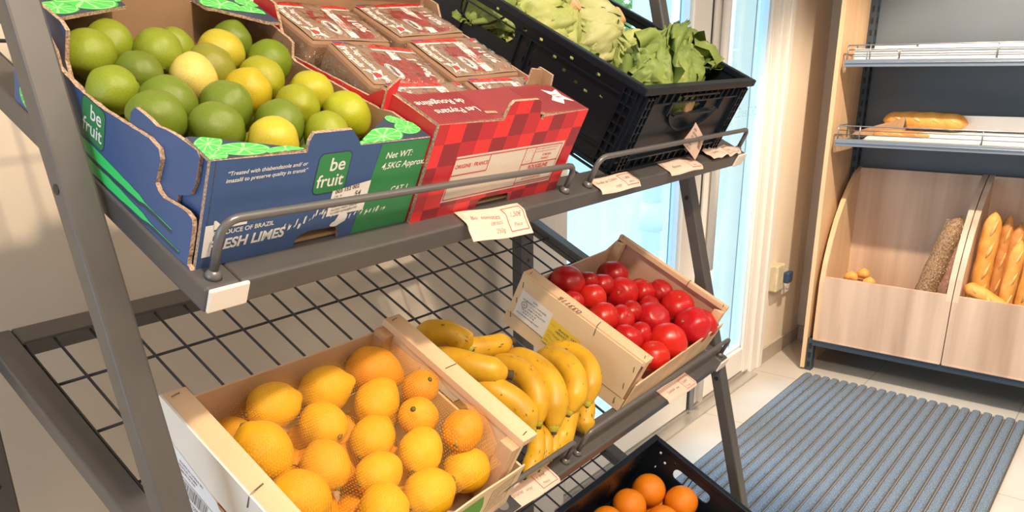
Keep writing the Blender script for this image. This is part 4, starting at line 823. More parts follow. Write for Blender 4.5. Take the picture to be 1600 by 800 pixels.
# lemon crate
FLc=F2@T((.418,-.618,0)); Wc,Dc,Hc=.384,.286,.149
cr=thing('lemon_crate','pale wooden crate of netted lemons at the front left of the middle shelf','crate',FLc)
for side in (0,1):
    x0=0 if side==0 else Wc-.032
    b=MB(); b.box((x0,0,Hc-.012),(x0+.032,Dc,Hc)); o=b.build('top_rail',M_pine,cr,FLc,bevel=.001)
    s=Staples()
    for (yy_,) in ((Dc-.008,),(.010,),): staple(s,(x0+.014,yy_,Hc),(1,.2,0),(0,0,1),.010)
    if side==0:
        s.tube([(.020,.118,Hc+.0008),(.006,.114,Hc+.0012),(-.0015,.112,Hc-.001),(-.0022,.110,Hc-.016)],.0010,8)
    else: staple(s,(x0+.018,.16,Hc),(1,0,0),(0,0,1),.022)
    s.build('staple',M_stap,o,FLc)
    for yc in (0.002,Dc-.026):
        b=MB(); xx=(x0+.004,x0+.030) ; b.box((xx[0]-(.020 if side else 0),yc,.001),(xx[0]+.006 if side else xx[1],yc+.024,Hc-.012)); b.build('corner_post',M_pineE,cr,FLc,bevel=.001)
    if side==0:
        b=MB(); b.box((-.0015,.0,.094),(.0025,Dc,Hc)); b.box((-.0015,0,.002),(.0025,Dc,.084)); b.build('end_board',M_plyw,cr,FLc)
    else:
        Mx=frame((Wc-.031,0,0),(0,1,0),(0,0,1),(1,0,0)); b=MB()
        hole=[(.105+.010*math.cos(a),.119+.009*math.sin(a)) for a in [math.pi/2+math.pi*k/8 for k in range(9)]]+[(.190+.010*math.cos(a),.119+.009*math.sin(a)) for a in [-math.pi/2+math.pi*k/8 for k in range(9)]]
        b.panel([(0,.002),(Dc,.002),(Dc,Hc-.012),(0,Hc-.012)],[hole],t=.004,M=Mx); b.box((Wc-.004,0,.002),(Wc,Dc,.085)); b.build('end_board',[M_ply],cr,FLc,recalc=False)
b=MB(); b.box((.002,Dc-.003,.010),(Wc-.004,Dc,.128)); b.build('rear_board',M_plyi,cr,FLc)
b=MB(); n=16
vs=[];
for i in range(n+1):
    x=.0+Wc*1.005*i/n; y=-.004-.006*math.sin(math.pi*i/n); h=.094+.004*math.sin(i*.7)-.002*(i/n); vs+=[(x,y,.004),(x,y,h),(x,y+.0025,h),(x,y+.0025,.004)]
for i in range(n):
    k=4*i
    for a in range(4): b.f.append((k+a,k+(a+1)%4,k+4+(a+1)%4,k+4+a)); b.m.append(0)
b.v=[Vector(v) for v in vs]; b.f+=[(0,1,2,3),(4*n+3,4*n+2,4*n+1,4*n)]; b.m+=[0,0]
fb=b.build('front_board',[M_ply],cr,FLc)
def fbf(x,z): i=x/(Wc*1.005); return (x,-.0046-.006*math.sin(math.pi*i),z)
b=MB(); 
for i in range(12): xa,xb=.175+.0105*i,.175+.0105*(i+1); b.add([fbf(xa,.02),fbf(xb,.02),fbf(xb+.0,.085 if i<11 else .060),fbf(xa,.085)],[(0,1,2,3)],0)
b.build('green_print',P('leaf_green_print',(.12,.38,.05),.6),fb,FLc,recalc=False)
b=MB(); 
for a,c in (((.315,.03),(.365,.034)),((.315,.078),(.372,.082))): 
    for i in range(6): x=a[0]+(c[0]-a[0])*i/6; x2=a[0]+(c[0]-a[0])*(i+1)/6; b.add([fbf(x,a[1]),fbf(x2,a[1]),fbf(x2,a[1]+.001),fbf(x,a[1]+.001)],[(0,1,2,3)])
for x in (.315,.366): b.add([fbf(x,.03),fbf(x+.001,.03),fbf(x+.001,.08),fbf(x,.08)],[(0,1,2,3)])
for k,s in enumerate(('CITRONS  CAT II','ORIGINE ESPAGNE','CALIBRE 4','PRODUIT NON TRAITE','APRES RECOLTE')): put_text(b,s,.319,.070-.008*k,.0052,0,fn=lambda x,z:(fbf(x,z)[0],fbf(x,z)[1]-.0003,z))
b.build('printed_panel',M_ink,fb,FLc,recalc=False)
b=MB(); b.box((.003,.003,.002),(Wc-.005,Dc-.003,.006)); b.build('bottom_board',M_plyi,cr,FLc)
# paper label on the left end, lettering, barcode
XLe=frame((-.0017,Dc,0),(0,-1,0),(0,0,1),(1,0,0)); b=MB(); X=lambda y:Dc-y
pts=[(X(.262),.028),(X(.158),.020),(X(.150),.085),(X(.158),.092),(X(.262),.106)]; b.poly([(x,z,-.0002) for x,z in pts],0,XLe)
for k,s in enumerate(('SOCIETE DU CITRON BIO','FRUITS ET LEGUMES','PRIMEURS DU SUD')): put_text(b,s,X(.232),.090-.0055*k,.0042,1,XLe,z=-.0004,off=.01,rot=-.04)
q=random.Random(8); x=X(.232)
while x<X(.170): wd=q.uniform(.0006,.0018); b.poly([(x,.052,-.0004),(x+wd,.052,-.0004),(x+wd,.070,-.0004),(x,.070,-.0004)],1,XLe); x+=wd+q.uniform(.0006,.0016)
put_text(b,'LOT 0109',X(.195),.042,.0060,1,XLe,z=-.0004,off=.01); put_text(b,'4-2035',X(.190),.034,.0060,1,XLe,z=-.0004,off=.01); put_text(b,'CONTACT',X(.205),.026,.0050,1,XLe,z=-.0004)
for z in (.073,.048): b.poly([(X(.258),z,-.0004),(X(.158),z-.002,-.0004),(X(.158),z-.0012,-.0004),(X(.258),z+.0008,-.0004)],1,XLe)
b.build('paper_label',[P('label_white',(.80,.81,.84),.6),M_ink],cr,FLc,recalc=False)
# lemons
LA=[(200,40,1),(20,-25,0),(-15,-15,0),(60,-30,0),(40,44,1),(105,64,1),(-25,34,1),(-52,-5,0),(120,-30,0),(60,-40,0),(-55,26,1),(75,-45,0),(65,-50,0),(205,60,1),(205,46,1),(30,-50,0),(140,36,1),(100,-50,0)]
lemlab=['lemon at the rear left, with its brown stem scar on the left','lemon second from the left in the rear row, round and bright','long lemon at the rear right under the net, tilted down to the right','lemon in the second row behind the centre of the crate','small dark orange-yellow lemon with a nub, beside the handle slot','lemon with a grey green stem scar on top, right of the centre','lemon with its stem scar at the lower right, left of centre','big lemon at the left with a nipple pointing to the lower right','lemon half hidden in the left rear corner behind the big one','smooth lemon in the middle of the crate','lemon with a green stem scar at its lower right, front of centre','plain bright yellow lemon below the one with the grey scar','deep orange-yellow lemon against the right end board','lemon at the front right with a small scar facing the viewer','lemon with a green scar at its lower left, in the front half','large bright lemon at the front, right of centre','large lemon at the front left, scar at its upper left','lemon at the front edge, cut by the bottom of the photo']
lc=[(.94,.52,.010),(.94,.52,.010),(.90,.36,.006),(.94,.49,.010),(.80,.32,.012),(.92,.44,.012),(.94,.52,.015),(.94,.50,.010),(.82,.38,.012),(.94,.49,.010),(.92,.46,.015),(.96,.55,.012),(.90,.36,.010),(.95,.52,.010),(.95,.52,.010),(.97,.56,.012),(.92,.46,.012),(.96,.53,.010)]
for i,(u,v,w_,r) in enumerate(LEMONS):
    a,t_,s=LA[i]; ax=scr(a,t_); 
    fruit('lemon',F2,u,v,w_,r*1.03,-ax if s else ax,lc[i],lemlab[i],'lemons in the wooden crate',i)
for k,(u,v,w_) in enumerate(((.53,.40,.05),(.58,.44,.05),(.625,.46,.045),(.655,.415,.055),(.60,.40,.05),(.53,.45,.045),(.545,.50,.04),(.585,.53,.04),(.64,.55,.04),(.68,.50,.045),(.71,.545,.035),(.455,.53,.05),(.73,.41,.05),(.69,.45,.05),(.56,.425,.04),(.64,.43,.038),(.72,.50,.045),(.545,.545,.036),(.475,.56,.036),(.625,.50,.035),(.475,.44,.036),(.70,.41,.04))):
    fruit('lemon',F2,u,v,w_*.72,.0285,scr(k*50,20),(.90,.36,.006),'lemon in the lower layer of the crate, glimpsed in the gaps','lower layer lemons',k)
# net over the lemons
nu,nv=86,66; ua,ub,va,vb=.452,.766,.338,.609
env=[[.03]*(nu+1) for _ in range(nv+1)]
for j in range(nv+1):
    for i in range(nu+1):
        u=ua+(ub-ua)*i/nu; v=va+(vb-va)*j/nv; m=.072
        for (a,c,d,r) in LEMONS:
            rr=r*1.04; q=rr*rr-((u-a)/1.04)**2-((v-c)/1.04)**2
            if q>0: m=max(m,d+math.sqrt(q)*1.02)
        env[j][i]=m
base=[r[:] for r in env]
for it in range(130):
    new=[r[:] for r in env]
    for j in range(nv+1):
        for i in range(nu+1):
            s=0;c=0
            for dj,di in ((1,0),(-1,0),(0,1),(0,-1)):
                if 0<=j+dj<=nv and 0<=i+di<=nu: s+=env[j+dj][i+di]; c+=1
            new[j][i]=max(base[j][i],s/c)
    env=new
nv_=[]
for j in range(nv+1):
    for i in range(nu+1):
        u=ua+(ub-ua)*(i+(.5 if j%2 else 0))/nu+.0010*noise.noise(Vector((i*.23,j*.21,1))); v=va+(vb-va)*j/nv+.0010*noise.noise(Vector((i*.2,j*.26,9)))
        nv_.append(Vector((min(u,ub),-v,env[j][i]+.0014)))
b=MB(); r=.00009
def strand(p,q_):
    d=(q_-p); 
    if d.length<1e-6: return
    d.normalize(); a=d.cross(Vector((0,0,1))).normalized()*r; c=d.cross(a).normalized()*r
    b.add([p+a,p-a*.5+c*.87,p-a*.5-c*.87,q_+a,q_-a*.5+c*.87,q_-a*.5-c*.87],[(0,1,4,3),(1,2,5,4),(2,0,3,5)])
for j in range(nv+1):
    for i in range(nu+1):
        k=j*(nu+1)+i
        if i<nu: strand(nv_[k],nv_[k+1])
        if j<nv:
            strand(nv_[k],nv_[k+nu+1])
            o_=1 if j%2 else -1
            if 0<=i+o_<=nu: strand(nv_[k],nv_[k+nu+1+o_])
tag(b.build('fruit_net',P('net_yarn',(.90,.45,.08),.6),None,F2,recalc=False),'fine orange net stretched over the lemons in the wooden crate','net')
# tomato crate --------------------------------------------------------
a_=math.atan2(.022,.29); FT=F2@T((1.171,-.598,0))@Matrix.Rotation(.03,4,'Z'); Wt,Dt,Ht=.388,.290,.120
tc_=thing('tomato_crate','small light wooden crate of red tomatoes at the right of the middle shelf','crate',FT)
for side in (0,1):
    x0=0 if side==0 else Wt-.026
    b=MB(); 
    if side==0: b.box((x0,0,Ht-.012),(x0+.030,Dt,Ht)); 
    else: b.box((Wt-.012,0,Ht-.012),(Wt,Dt,Ht))
    o=b.build('top_rail',M_pine,tc_,FT,bevel=.001)
    s=Staples()
    for yy_ in (.010,Dt-.01): staple(s,(x0+.012,yy_,Ht),(1,.3,0),(0,0,1),.009)
    if side==0: 
        s.tube([(.018,.115,Ht+.001),(.002,.112,Ht+.001),(-.0035,.110,Ht-.004),(-.0035,.108,Ht-.018)],.0008,8)
        for yy_,z in ((Dt-.012,.098),(Dt-.012,.062),(Dt-.012,.028),(.012,.095),(.014,.055),(.016,.018)): staple(s,(-.003,yy_,z),(0,.3,1),(-1,0,0),.010)
    else: s.tube([(Wt-.002,.10,Ht+.001),(Wt-.013,.10,Ht+.001),(Wt-.0135,.10,Ht-.014)],.0008,8)
    s.build('staple',M_stap,o,FT)
    for yc in (.0005,Dt-.022):
        b=MB(); xx=(x0+.003,x0+.023) if side==0 else (Wt-.026,Wt-.005); b.add([(xx[0],yc,.001),(xx[1],yc,.001),(xx[1] if yc<.1 and side==0 else xx[0],yc+.020,.001),(xx[0],yc,Ht-.012),(xx[1],yc,Ht-.012),(xx[1] if yc<.1 and side==0 else xx[0],yc+.020,Ht-.012)],[(0,1,2),(3,5,4),(0,3,4,1),(1,4,5,2),(2,5,3,0)]); b.build('corner_post',M_pine,tc_,FT)
    b=MB(); xx=(-.003,.0) if side==0 else (Wt-.003,Wt); b.box((xx[0],.004,.030),(xx[1],Dt-.002,Ht-.004)); b.box((xx[0]+(.001 if side==0 else 0),.0,.001),(xx[1],Dt,.029)); b.build('end_board',M_ply if side==0 else P('rosy_ply',(.66,.40,.29),.6,noise_amt=.08,noise_scale=6),tc_,FT,bevel=.0005)
b=MB(); b.add([(.002,-.003,.002),(Wt+.004,-.003,.002),(Wt+.012,-.006,.074),(-.001,-.006,.070),(.002,-.0005,.002),(Wt+.004,-.0005,.002),(Wt+.012,-.0035,.074),(-.001,-.0035,.070)],[(0,1,2,3),(4,7,6,5),(0,4,5,1),(1,5,6,2),(2,6,7,3),(3,7,4,0)]); b.build('front_board',M_pine,tc_,FT)
b=MB(); b.add([(.002,Dt-.003,.002),(Wt-.002,Dt-.003,.002),(Wt-.002,Dt-.003,.112),(Wt-.05,Dt-.003,.088),(.05,Dt-.003,.086),(.002,Dt-.003,.105)],[(0,1,2,3,4,5)]); b.add([(.002,Dt,.002),(Wt-.002,Dt,.002),(Wt-.002,Dt,.112),(Wt-.05,Dt,.088),(.05,Dt,.086),(.002,Dt,.105)],[(5,4,3,2,1,0)]); b.add([(.002,Dt-.003,.105),(.05,Dt-.003,.086),(Wt-.05,Dt-.003,.088),(Wt-.002,Dt-.003,.112),(.002,Dt,.105),(.05,Dt,.086),(Wt-.05,Dt,.088),(Wt-.002,Dt,.112)],[(0,1,5,4),(1,2,6,5),(2,3,7,6)]); b.build('rear_board',P('rosy_ply2',(.74,.52,.38),.6,noise_amt=.08,noise_scale=6),tc_,FT,recalc=False)
b=MB(); b.box((.004,.003,.003),(Wt-.005,Dt-.004,.007)); b.build('bottom_board',M_plyi,tc_,FT)
XLt=frame((-.0033,Dt,0),(0,-1,0),(0,0,1),(1,0,0)); b=MB(); 
b.poly([(.016,.034,-.0002),(.094,.030,-.0002),(.093,.086,-.0002),(.015,.090,-.0002)],0,XLt)
for s,x,z,sz in (('EARL',.046,.079,.0052),('DOMAINE LES 2 PAROISSES',.024,.0725,.0048),('17 rue des Bans',.044,.066,.0046),('34480 PUISSALICON',.042,.0595,.0048),('Tél. 06 80 02 05 98',.028,.053,.0046),('06 48 41 07 98',.034,.0475,.0046),('domaineles2paroisses@orange.fr',.021,.0415,.0042)): put_text(b,s,x,z,sz,1,XLt,z=-.0004,off=.012)
def ring(cx,cz,r,t_): 
    n=20; b.add([(cx+rr*math.cos(2*math.pi*k/n),cz+rr*math.sin(2*math.pi*k/n),-.0004) for rr in (r,r-t_) for k in range(n)],[(k,(k+1)%n,n+(k+1)%n,n+k) for k in range(n)],1,XLt)
ring(.031,.064,.0072,.0009); ring(.031,.064,.0052,.0005); put_text(b,'AB',.0275,.0622,.0048,1,XLt,z=-.0004,off=.015)
b.poly([(.094,.024,-.0003),(.168,.024,-.0003),(.166,.074,-.0003),(.093,.078,-.0003)],2,XLt)
for s,x,z,sz in (('FRANCE/',.116,.064,.0062),('HERAULT',.112,.057,.0062),('CAT',.146,.064,.0062),('II',.149,.057,.0062),('I',.150,.044,.0070)): put_text(b,s,x,z,sz,1,XLt,z=-.0005,off=.02)
for s,x,z,sz in (('Origine',.097,.066,.0035),('Variété',.097,.052,.0035),('Calibre',.097,.042,.0035),('Poids',.097,.031,.0035)): put_text(b,s,x,z,sz,3,XLt,z=-.0005)
put_text(b,'Tomate ronde',.108,.047,.0072,3,XLt,z=-.0005,shear=.3,rot=-.05)
for z in (.0495,.0385,.0295): b.poly([(.096,z,-.0005),(.166,z-.001,-.0005),(.166,z-.0005,-.0005),(.096,z+.0005,-.0005)],3,XLt)
b.build('crate_label',[P('label_white2',(.80,.78,.76),.6),M_ink,P('yellow_label',(.85,.60,.05),.55),P('olive_ink',(.40,.28,.04),.6)],tc_,FT,recalc=False)
b=MB(); put_text(b,'0??116',.026,.195,.016,0,frame((0,0,Ht),(1,0,0),(0,1,0),(0,0,-1)),z=-.0005,off=.012,shear=.2,rot=-math.pi/2) if 0 else put_text(b,'033116',.008,.150,.0175,0,frame((0,0,Ht),(1,0,0),(0,1,0),(0,0,-1)),z=-.0005,off=.015,shear=.2,rot=math.pi/2)
b.build('stamped_number',M_ink,tc_,FT,recalc=False)
tcol=[(.52,.012,.014),(.45,.010,.012),(.66,.022,.012),(.58,.012,.012),(.55,.012,.012),(.50,.012,.012),(.62,.014,.014),(.62,.012,.020),(.60,.014,.012),(.72,.022,.012),(.68,.020,.010),(.55,.010,.016),(.62,.020,.012),(.55,.012,.012),(.60,.012,.012),(.56,.010,.012),(.52,.012,.012),(.45,.010,.01),(.48,.01,.01),(.5,.01,.01),(.5,.01,.01)]
TA=[(70,35),(90,-10),(80,-20),(185,70),(60,20),(80,30),(85,50),(160,40),(30,10),(60,-30),(100,35),(50,65),(120,-20),(30,50),(60,0),(0,20),(150,0),(90,0),(90,10),(40,40),(70,20)]
tomlab=['big dark red tomato at the rear left corner, nearest the stamped rail','dark tomato at the rear centre in the shade','orange red tomato in front of the big rear left one','tomato facing the viewer with its green calyx scar','tomato just right of the one with the green scar','small round tomato close to the right end board, rearmost there','tomato with a star scar on top, near the right end board','big ribbed tomato at the front right with a pale scar','tomato in the front right corner half hidden by the ribbed one','large orange red tomato at the front, right of centre','orange red tomato at the front left corner of the crate','wide flat dark pink tomato in the centre','orange red tomato by the left rail, middle of that side','tomato behind the left middle one, partly hidden','tomato at the left rail, second from the front','small deep red tomato in a gap in front of the wide flat one','tomato low beside the left rail, under the big rear left one','small dark tomato behind the big rear left one','dark tomato in the second rear row, left of the scarred one','tomato in the gap left of the wide flat one','tomato in the gap behind the wide flat one']
for i,(u,v,w_,r) in enumerate(TOMS):
    r*=.99; v=min(v,.594-r); u=min(u,1.549-r); u=max(u,1.182+r)
    fruit('tomato',F2,u,v,w_,r*1.08,scr(*TA[i]),tcol[i],tomlab[i],'tomatoes in the wooden crate',i)
for k,(u,v,w_,r) in enumerate(((1.30,.44,.034,.026),(1.36,.42,.034,.027),(1.42,.44,.033,.026),(1.48,.44,.034,.026),(1.35,.50,.032,.025),(1.42,.55,.030,.023),(1.30,.50,.032,.025),(1.24,.45,.036,.026),(1.23,.55,.036,.026),(1.50,.50,.030,.022),(1.24,.34,.036,.026),(1.40,.36,.034,.026),(1.50,.35,.04,.03))): fruit('tomato',F2,u,v,w_,r,scr(k*40,20),(.42,.01,.01),'tomato in the lower layer of the crate, glimpsed in the gaps','lower layer tomatoes',k)
# bananas ------------------------------------------------------------
def banana_mat():
    m=P('banana_peel',(.74,.43,.018),.45,color2=(.54,.28,.012),noise_scale=22,bump=.12,bump_scale=60,stretch=(1,1,1),bdist=.001,detail=4); return m
M_ban=banana_mat(); M_bang=P('banana_green_tip',(.42,.44,.05),.5,color2=(.60,.50,.05),noise_scale=60); M_banb=P('banana_brown_end',(.07,.045,.025),.8); M_spot=P('brown_speck',(.16,.08,.02),.7)
def crv(pts,n=22):
    P_=[Vector(p) for p in pts]; P_=[P_[0]*2-P_[1]]+P_+[P_[-1]*2-P_[-2]]; out=[]; seg=len(pts)-1
    for i in range(n+1):
        s=i/n*seg; k=min(int(s),seg-1); t_=s-k; a,b_,c,d=P_[k:k+4]
        out.append(.5*((2*b_)+(c-a)*t_+(2*a-5*b_+4*c-d)*t_*t_+(3*b_-a-3*c+d)*t_**3))
    return out
banlab=['banana lying highest at the left of the bunch, next to the lemon crate rail','banana with a dark cut end pointing right, top of the bunch','banana lying in front below the cut one, dark end to the right','large banana curving down in front of the lemon crate','banana curving down just behind the large front left one','large banana in the middle of the bunch, curving down','glossy banana with a green tip, right of the middle','outermost banana at the right, under the tomato crate corner','long banana hanging below between the middle ones','short banana tip hanging lowest at the right of the bunch','banana of the lower hand, leftmost beside the lemon crate','banana of the lower hand, second from the left','narrow banana of the lower hand with brown specks, third from the left']
ends=[0,1,1,0,0,0,0,0,0,0,0,0,0]
for i,(pts,r) in enumerate(BANANAS):
    c=crv([(p[0],-p[1],p[2]) for p in pts],24); n=len(c)
    if ends[i]==0:   # extend both ends a little to make tip and neck
        pass
    rs=[]
    for k in range(n):
        s=k/(n-1); e0=min(1,.55+s*3.2); e1=min(1,.30+(1-s)*4.2)**.8; rs.append(r*(1.32 if i<10 else 1.2)*e0*e1)
    b=MB(); b.tube(c,rs,10)
    
    o=b.build('banana',[M_ban],None,F2,smooth=True); tag(o,banlab[i],'banana','bananas in the bunch between the two crates')
    sub=o.modifiers.new('s','SUBSURF'); sub.levels=1; sub.render_levels=1
    d=(c[-1]-c[-2]).normalized(); t_=MB(); 
    if ends[i]: t_.tube([c[-1]-d*.004,c[-1]+d*.004,c[-1]+d*.008,c[-1]+d*.009],[r*.42,r*.40,r*.46,r*.30],8); t_.build('cut_stalk',M_banb,o,F2,smooth=True)
    else:
        t_.tube([c[-1]-d*.010,c[-1]-d*.002,c[-1]+d*.005],[r*.70,r*.48,r*.30],10); t_.build('green_tip',M_bang,o,F2,smooth=True)
        e=MB(); e.tube([c[-1]+d*.003,c[-1]+d*.008],[r*.30,r*.24],7); e.build('blossom_end',M_banb,o,F2)
    q=random.Random(i); sp=MB()
    for k in range(7):
        kk=q.randint(4,n-5); ax=(c[kk+1]-c[kk]).normalized(); up=Vector((-.55,-.35,.75)); up=(up-ax*up.dot(ax)).normalized(); sd=ax.cross(up); an=q.uniform(-.9,.9); dr=up*math.cos(an)+sd*math.sin(an); p=c[kk]+dr*(rs[kk]*.985); l=q.uniform(.0012,.005); wd=q.uniform(.0004,.0009); s2=ax.cross(dr)
        sp.add([p-ax*l+dr*.0002,p+s2*wd+dr*.0006,p+ax*l+dr*.0002,p-s2*wd+dr*.0006],[(0,1,2,3)])
    sp.build('brown_specks',M_spot,o,F2,recalc=False)
b=MB(); b.tube([(.862,-.400,.02),(.868,-.405,.05),(.875,-.41,.08)],[.02,.022,.016],9); 
# ================================================================ BLACK CRATES
M_blk=P('black_plastic',(.006,.011,.018),.36,noise_amt=.15,noise_scale=60,spec=.35); M_blk2=P('dark_teal_plastic',(.010,.018,.026),.42)
def rr_hole(x0,x1,y0,y1,r): return rrect(x0,x1,y0,y1,r,3)
def ecrate(Fm,W,D,H,label,nm,front=True,mat=M_blk):
    t=thing(nm,label,'crate',Fm); t_=.004
    def ribs(b,M,L_,sgn=-1):
        e=.007
        def bar(x0,x1,y0,y1,th=.006): b.add([(x0,y0,0),(x1,y0,0),(x1,y1,0),(x0,y1,0),(x0,y0,-th),(x1,y0,-th),(x1,y1,-th),(x0,y1,-th)],[(0,3,2,1),(4,5,6,7),(0,1,5,4),(1,2,6,5),(2,3,7,6),(3,0,4,7)],0,M)
        for x in (.012,.024,.036,L_-.012,L_-.024,L_-.036): bar(x-.0012,x+.0012,.006,H-.016,.007)
        for k in range(9): z=.014+k*(H-.036)/8; bar(.010,.038,z,z+.0022,.006); bar(L_-.038,L_-.010,z,z+.0022,.006)
        bar(.0,L_,.0,.006,.006); bar(.0,L_,.020,.0225,.005)
        n=int(L_/.024)
        for k in range(2,n-1): bar(k*L_/n-.0011,k*L_/n+.0011,H-.030,H-.014,.0045); bar(k*L_/n-.0011,k*L_/n+.0011,.006,.022,.0045)
        bar(.04,L_-.04,H-.032,H-.0295,.0045)
        return bar
    hz0,hz1=H-.052,H-.022; small=front
    # front & rear walls
    for y,nm_ in ((0,'front_wall'),(D,'rear_wall')):
        M=frame((0,0,0),(1,0,0),(0,0,1),(0,1,0)) if y==0 else frame((W,D,0),(-1,0,0),(0,0,1),(0,-1,0))
        b=MB(); h=[rr_hole(W/2-.080,W/2+.046,hz0-.002,hz1+.001,.010)]
        if not front: h=[rr_hole(x,x+.006,z,z+.010,.002) for x in (.03,.05,.075,.10,.14,.17,W-.05,W-.08) for z in (H-.04,H-.065)]
        b.panel([(0,0),(W,0),(W,H-.012),(0,H-.012)],h,t=t_,M=M); bar=ribs(b,M,W)
        if front:
            for (a0,a1,rad) in ((200,340,.094),):      # curved grip ridge under the handle
                pr=None
                for k in range(17):
                    a=math.radians(a0+(a1-a0)*k/16); p=(W/2+.098*math.cos(a)*1.0,hz0+.018+.055*math.sin(a)*.95)
                    if pr: b.add([(pr[0],pr[1],0),(p[0],p[1],0),(p[0],p[1]+.003,0),(pr[0],pr[1]+.003,0),(pr[0],pr[1],-.006),(p[0],p[1],-.006),(p[0],p[1]+.003,-.006),(pr[0],pr[1]+.003,-.006)],[(0,3,2,1),(4,5,6,7),(0,1,5,4),(2,3,7,6)],0,M)
                    pr=p
            for x in (W/2-.10,W/2+.10): bar(x-.0015,x+.0015,hz0+.0,H-.03)
            bar(W/2-.071,W/2+.071,hz0-.004,hz0-.001); bar(W/2-.071,W/2+.071,hz1+.001,hz1+.004)
        b.build(nm_,mat,t,Fm,recalc=False)
    for x in (0,W):
        M=frame((0,0,0),(0,1,0),(0,0,1),(1,0,0)) if x==0 else frame((W,D,0),(0,-1,0),(0,0,1),(-1,0,0))
        c=D*.475 if x==0 else D*.525
        if front: h=[rr_hole(D*.43 if x==0 else D*.43,D*.43+.125,hz0-.004,hz1,.014)]+[rr_hole(yy,yy+.009,z,z+.0045,.0015) for yy,z in ((.08,H-.024),(.135,H-.024),(.20,H-.024),(.235,H-.024),(.30,H-.018),(.40,H-.018),(.165,H-.036),(.14,H-.046),(.112,H-.052),(.09,H-.056),(.06,H-.05))]+[rr_hole(yy,yy+.003,z,z+.011,.001) for yy in (.207,.222) for z in (H-.045,H-.070,H-.095)]+[rr_hole(.24,.243,z,z+.011,.001) for z in (H-.055,H-.08)]
        else: h=[rr_hole(D*.40,D*.40+.10,H-.058,H-.030,.012)]+[rr_hole(yy,yy+.006,z,z+.008,.0015) for yy,z in ((.03,H-.03),(.05,H-.05),(D-.03,H-.03),(D-.05,H-.045),(D-.07,H-.03),(D-.035,H-.07))]
        if x: h=[[(D-p[0],p[1]) for p in l][::-1] for l in h]
        b=MB(); b.panel([(t_,0),(D-t_,0),(D-t_,H-.012),(t_,H-.012)],h,t=t_,M=M); ribs_b=None
        def bar(x0,x1,y0,y1,th=.006): b.add([(x0,y0,0),(x1,y0,0),(x1,y1,0),(x0,y1,0),(x0,y0,-th),(x1,y0,-th),(x1,y1,-th),(x0,y1,-th)],[(0,3,2,1),(4,5,6,7),(0,1,5,4),(1,2,6,5),(2,3,7,6),(3,0,4,7)],0,M)
        for k in range(8):
            z=.012+k*(H-.036)/7; bar(.006,.030,z,z+.002,.005); bar(D-.030,D-.006,z,z+.002,.005)
        for xx in (.006,.018,.030,D-.018,D-.030): bar(xx-.001,xx+.001,.006,H-.016,.006)
        bar(0,D,0,.005,.005); bar(.03,D-.03,H-.030,H-.028,.004); bar(.03,D-.03,.030,.032,.003)
        for xx in (D*.37,D*.41,D*.62): bar(xx-.001,xx+.001,.006,H-.03,.004)
        b.build('side_wall',mat,t,Fm,recalc=False)
    b=MB(); o=.008
    for a,c in (((-o,-o,H-.012),(W+o,t_+.002,H)),((-o,D-t_-.002,H-.012),(W+o,D+o,H)),((-o,t_+.002,H-.012),(t_+.002,D-t_-.002,H)),((W-t_-.002,t_+.002,H-.012),(W+o,D-t_-.002,H))): b.box(a,c)
    b.build('rim',mat,t,Fm,bevel=.0018)
    b=MB(); b.box((t_,t_,.002),(W-t_,D-t_,.006)); b.build('base',mat,t,Fm)
    return t
FB=F1@T((1.100,-.602,0)); BW,BD,BH=.408,.590,.147
ecrate(FB,BW,BD,BH,'long black plastic crate of lettuces at the right of the top shelf','lettuce_crate',True)
F3c=F3@T((1.105,-.715,0)); ecrate(F3c,.392,.290,.172,'black plastic crate of oranges on the bottom shelf','orange_crate',False)
# paper tag hanging on the black crate
tg=MB(); MT=FB@frame((.212,-.014,.028),(1,0,0),(0,.10,.995),(0,.995,-.10)); n=10
def tf_(x,y): return (x,y,-.004*math.sin((x+y)*40)-.002)
dia=[(-.018,.016),(.000,.052),(.084,.012),(.063,-.024)]
vs=[];fs=[]
for j in range(n+1):
    for i in range(n+1):
        s,t_=i/n,j/n; p=Vector(dia[0]).lerp(Vector(dia[3]),s).lerp(Vector(dia[1]).lerp(Vector(dia[2]),s),t_); vs.append(tf_(*p))
fs=[(j*(n+1)+i,j*(n+1)+i+1,(j+1)*(n+1)+i+1,(j+1)*(n+1)+i) for j in range(n) for i in range(n)]
tg.add(vs,fs,0); tg.add([(a,b_,c+.0006) for a,b_,c in vs],[f[::-1] for f in fs],0)
o=tg.build('paper_tag',M_card,None,MT,recalc=False); tag(o,'small diamond-shaped paper tag with a barcode on the front of the black crate','tag')
tg=MB(); g2=lambda x,y:(tf_(x,y)[0],tf_(x,y)[1],tf_(x,y)[2]-.0006)
for k in range(7): put_text(tg,['LAITUE','BATAVIA BLONDE','CAT I','FRANCE','CAL 40','LOT 118','AB BIO'][k],.002+.0*k,.040-.0065*k,.0050,0,fn=g2,off=.01,rot=-.42)
for k in range(9): x=.048+.0022*k; tg.add([g2(x,-.008-.001*k+.01),g2(x+.001,-.008-.001*k+.01),g2(x+.001,.004-.001*k+.01),g2(x,.004-.001*k+.01)],[(0,1,2,3)])
tg.add([g2(-.010,.016),g2(-.004,.024),g2(.002,.020),g2(-.003,.012)],[(0,1,2,3)])
tg.build('printed_text',M_ink,o,MT,recalc=False)
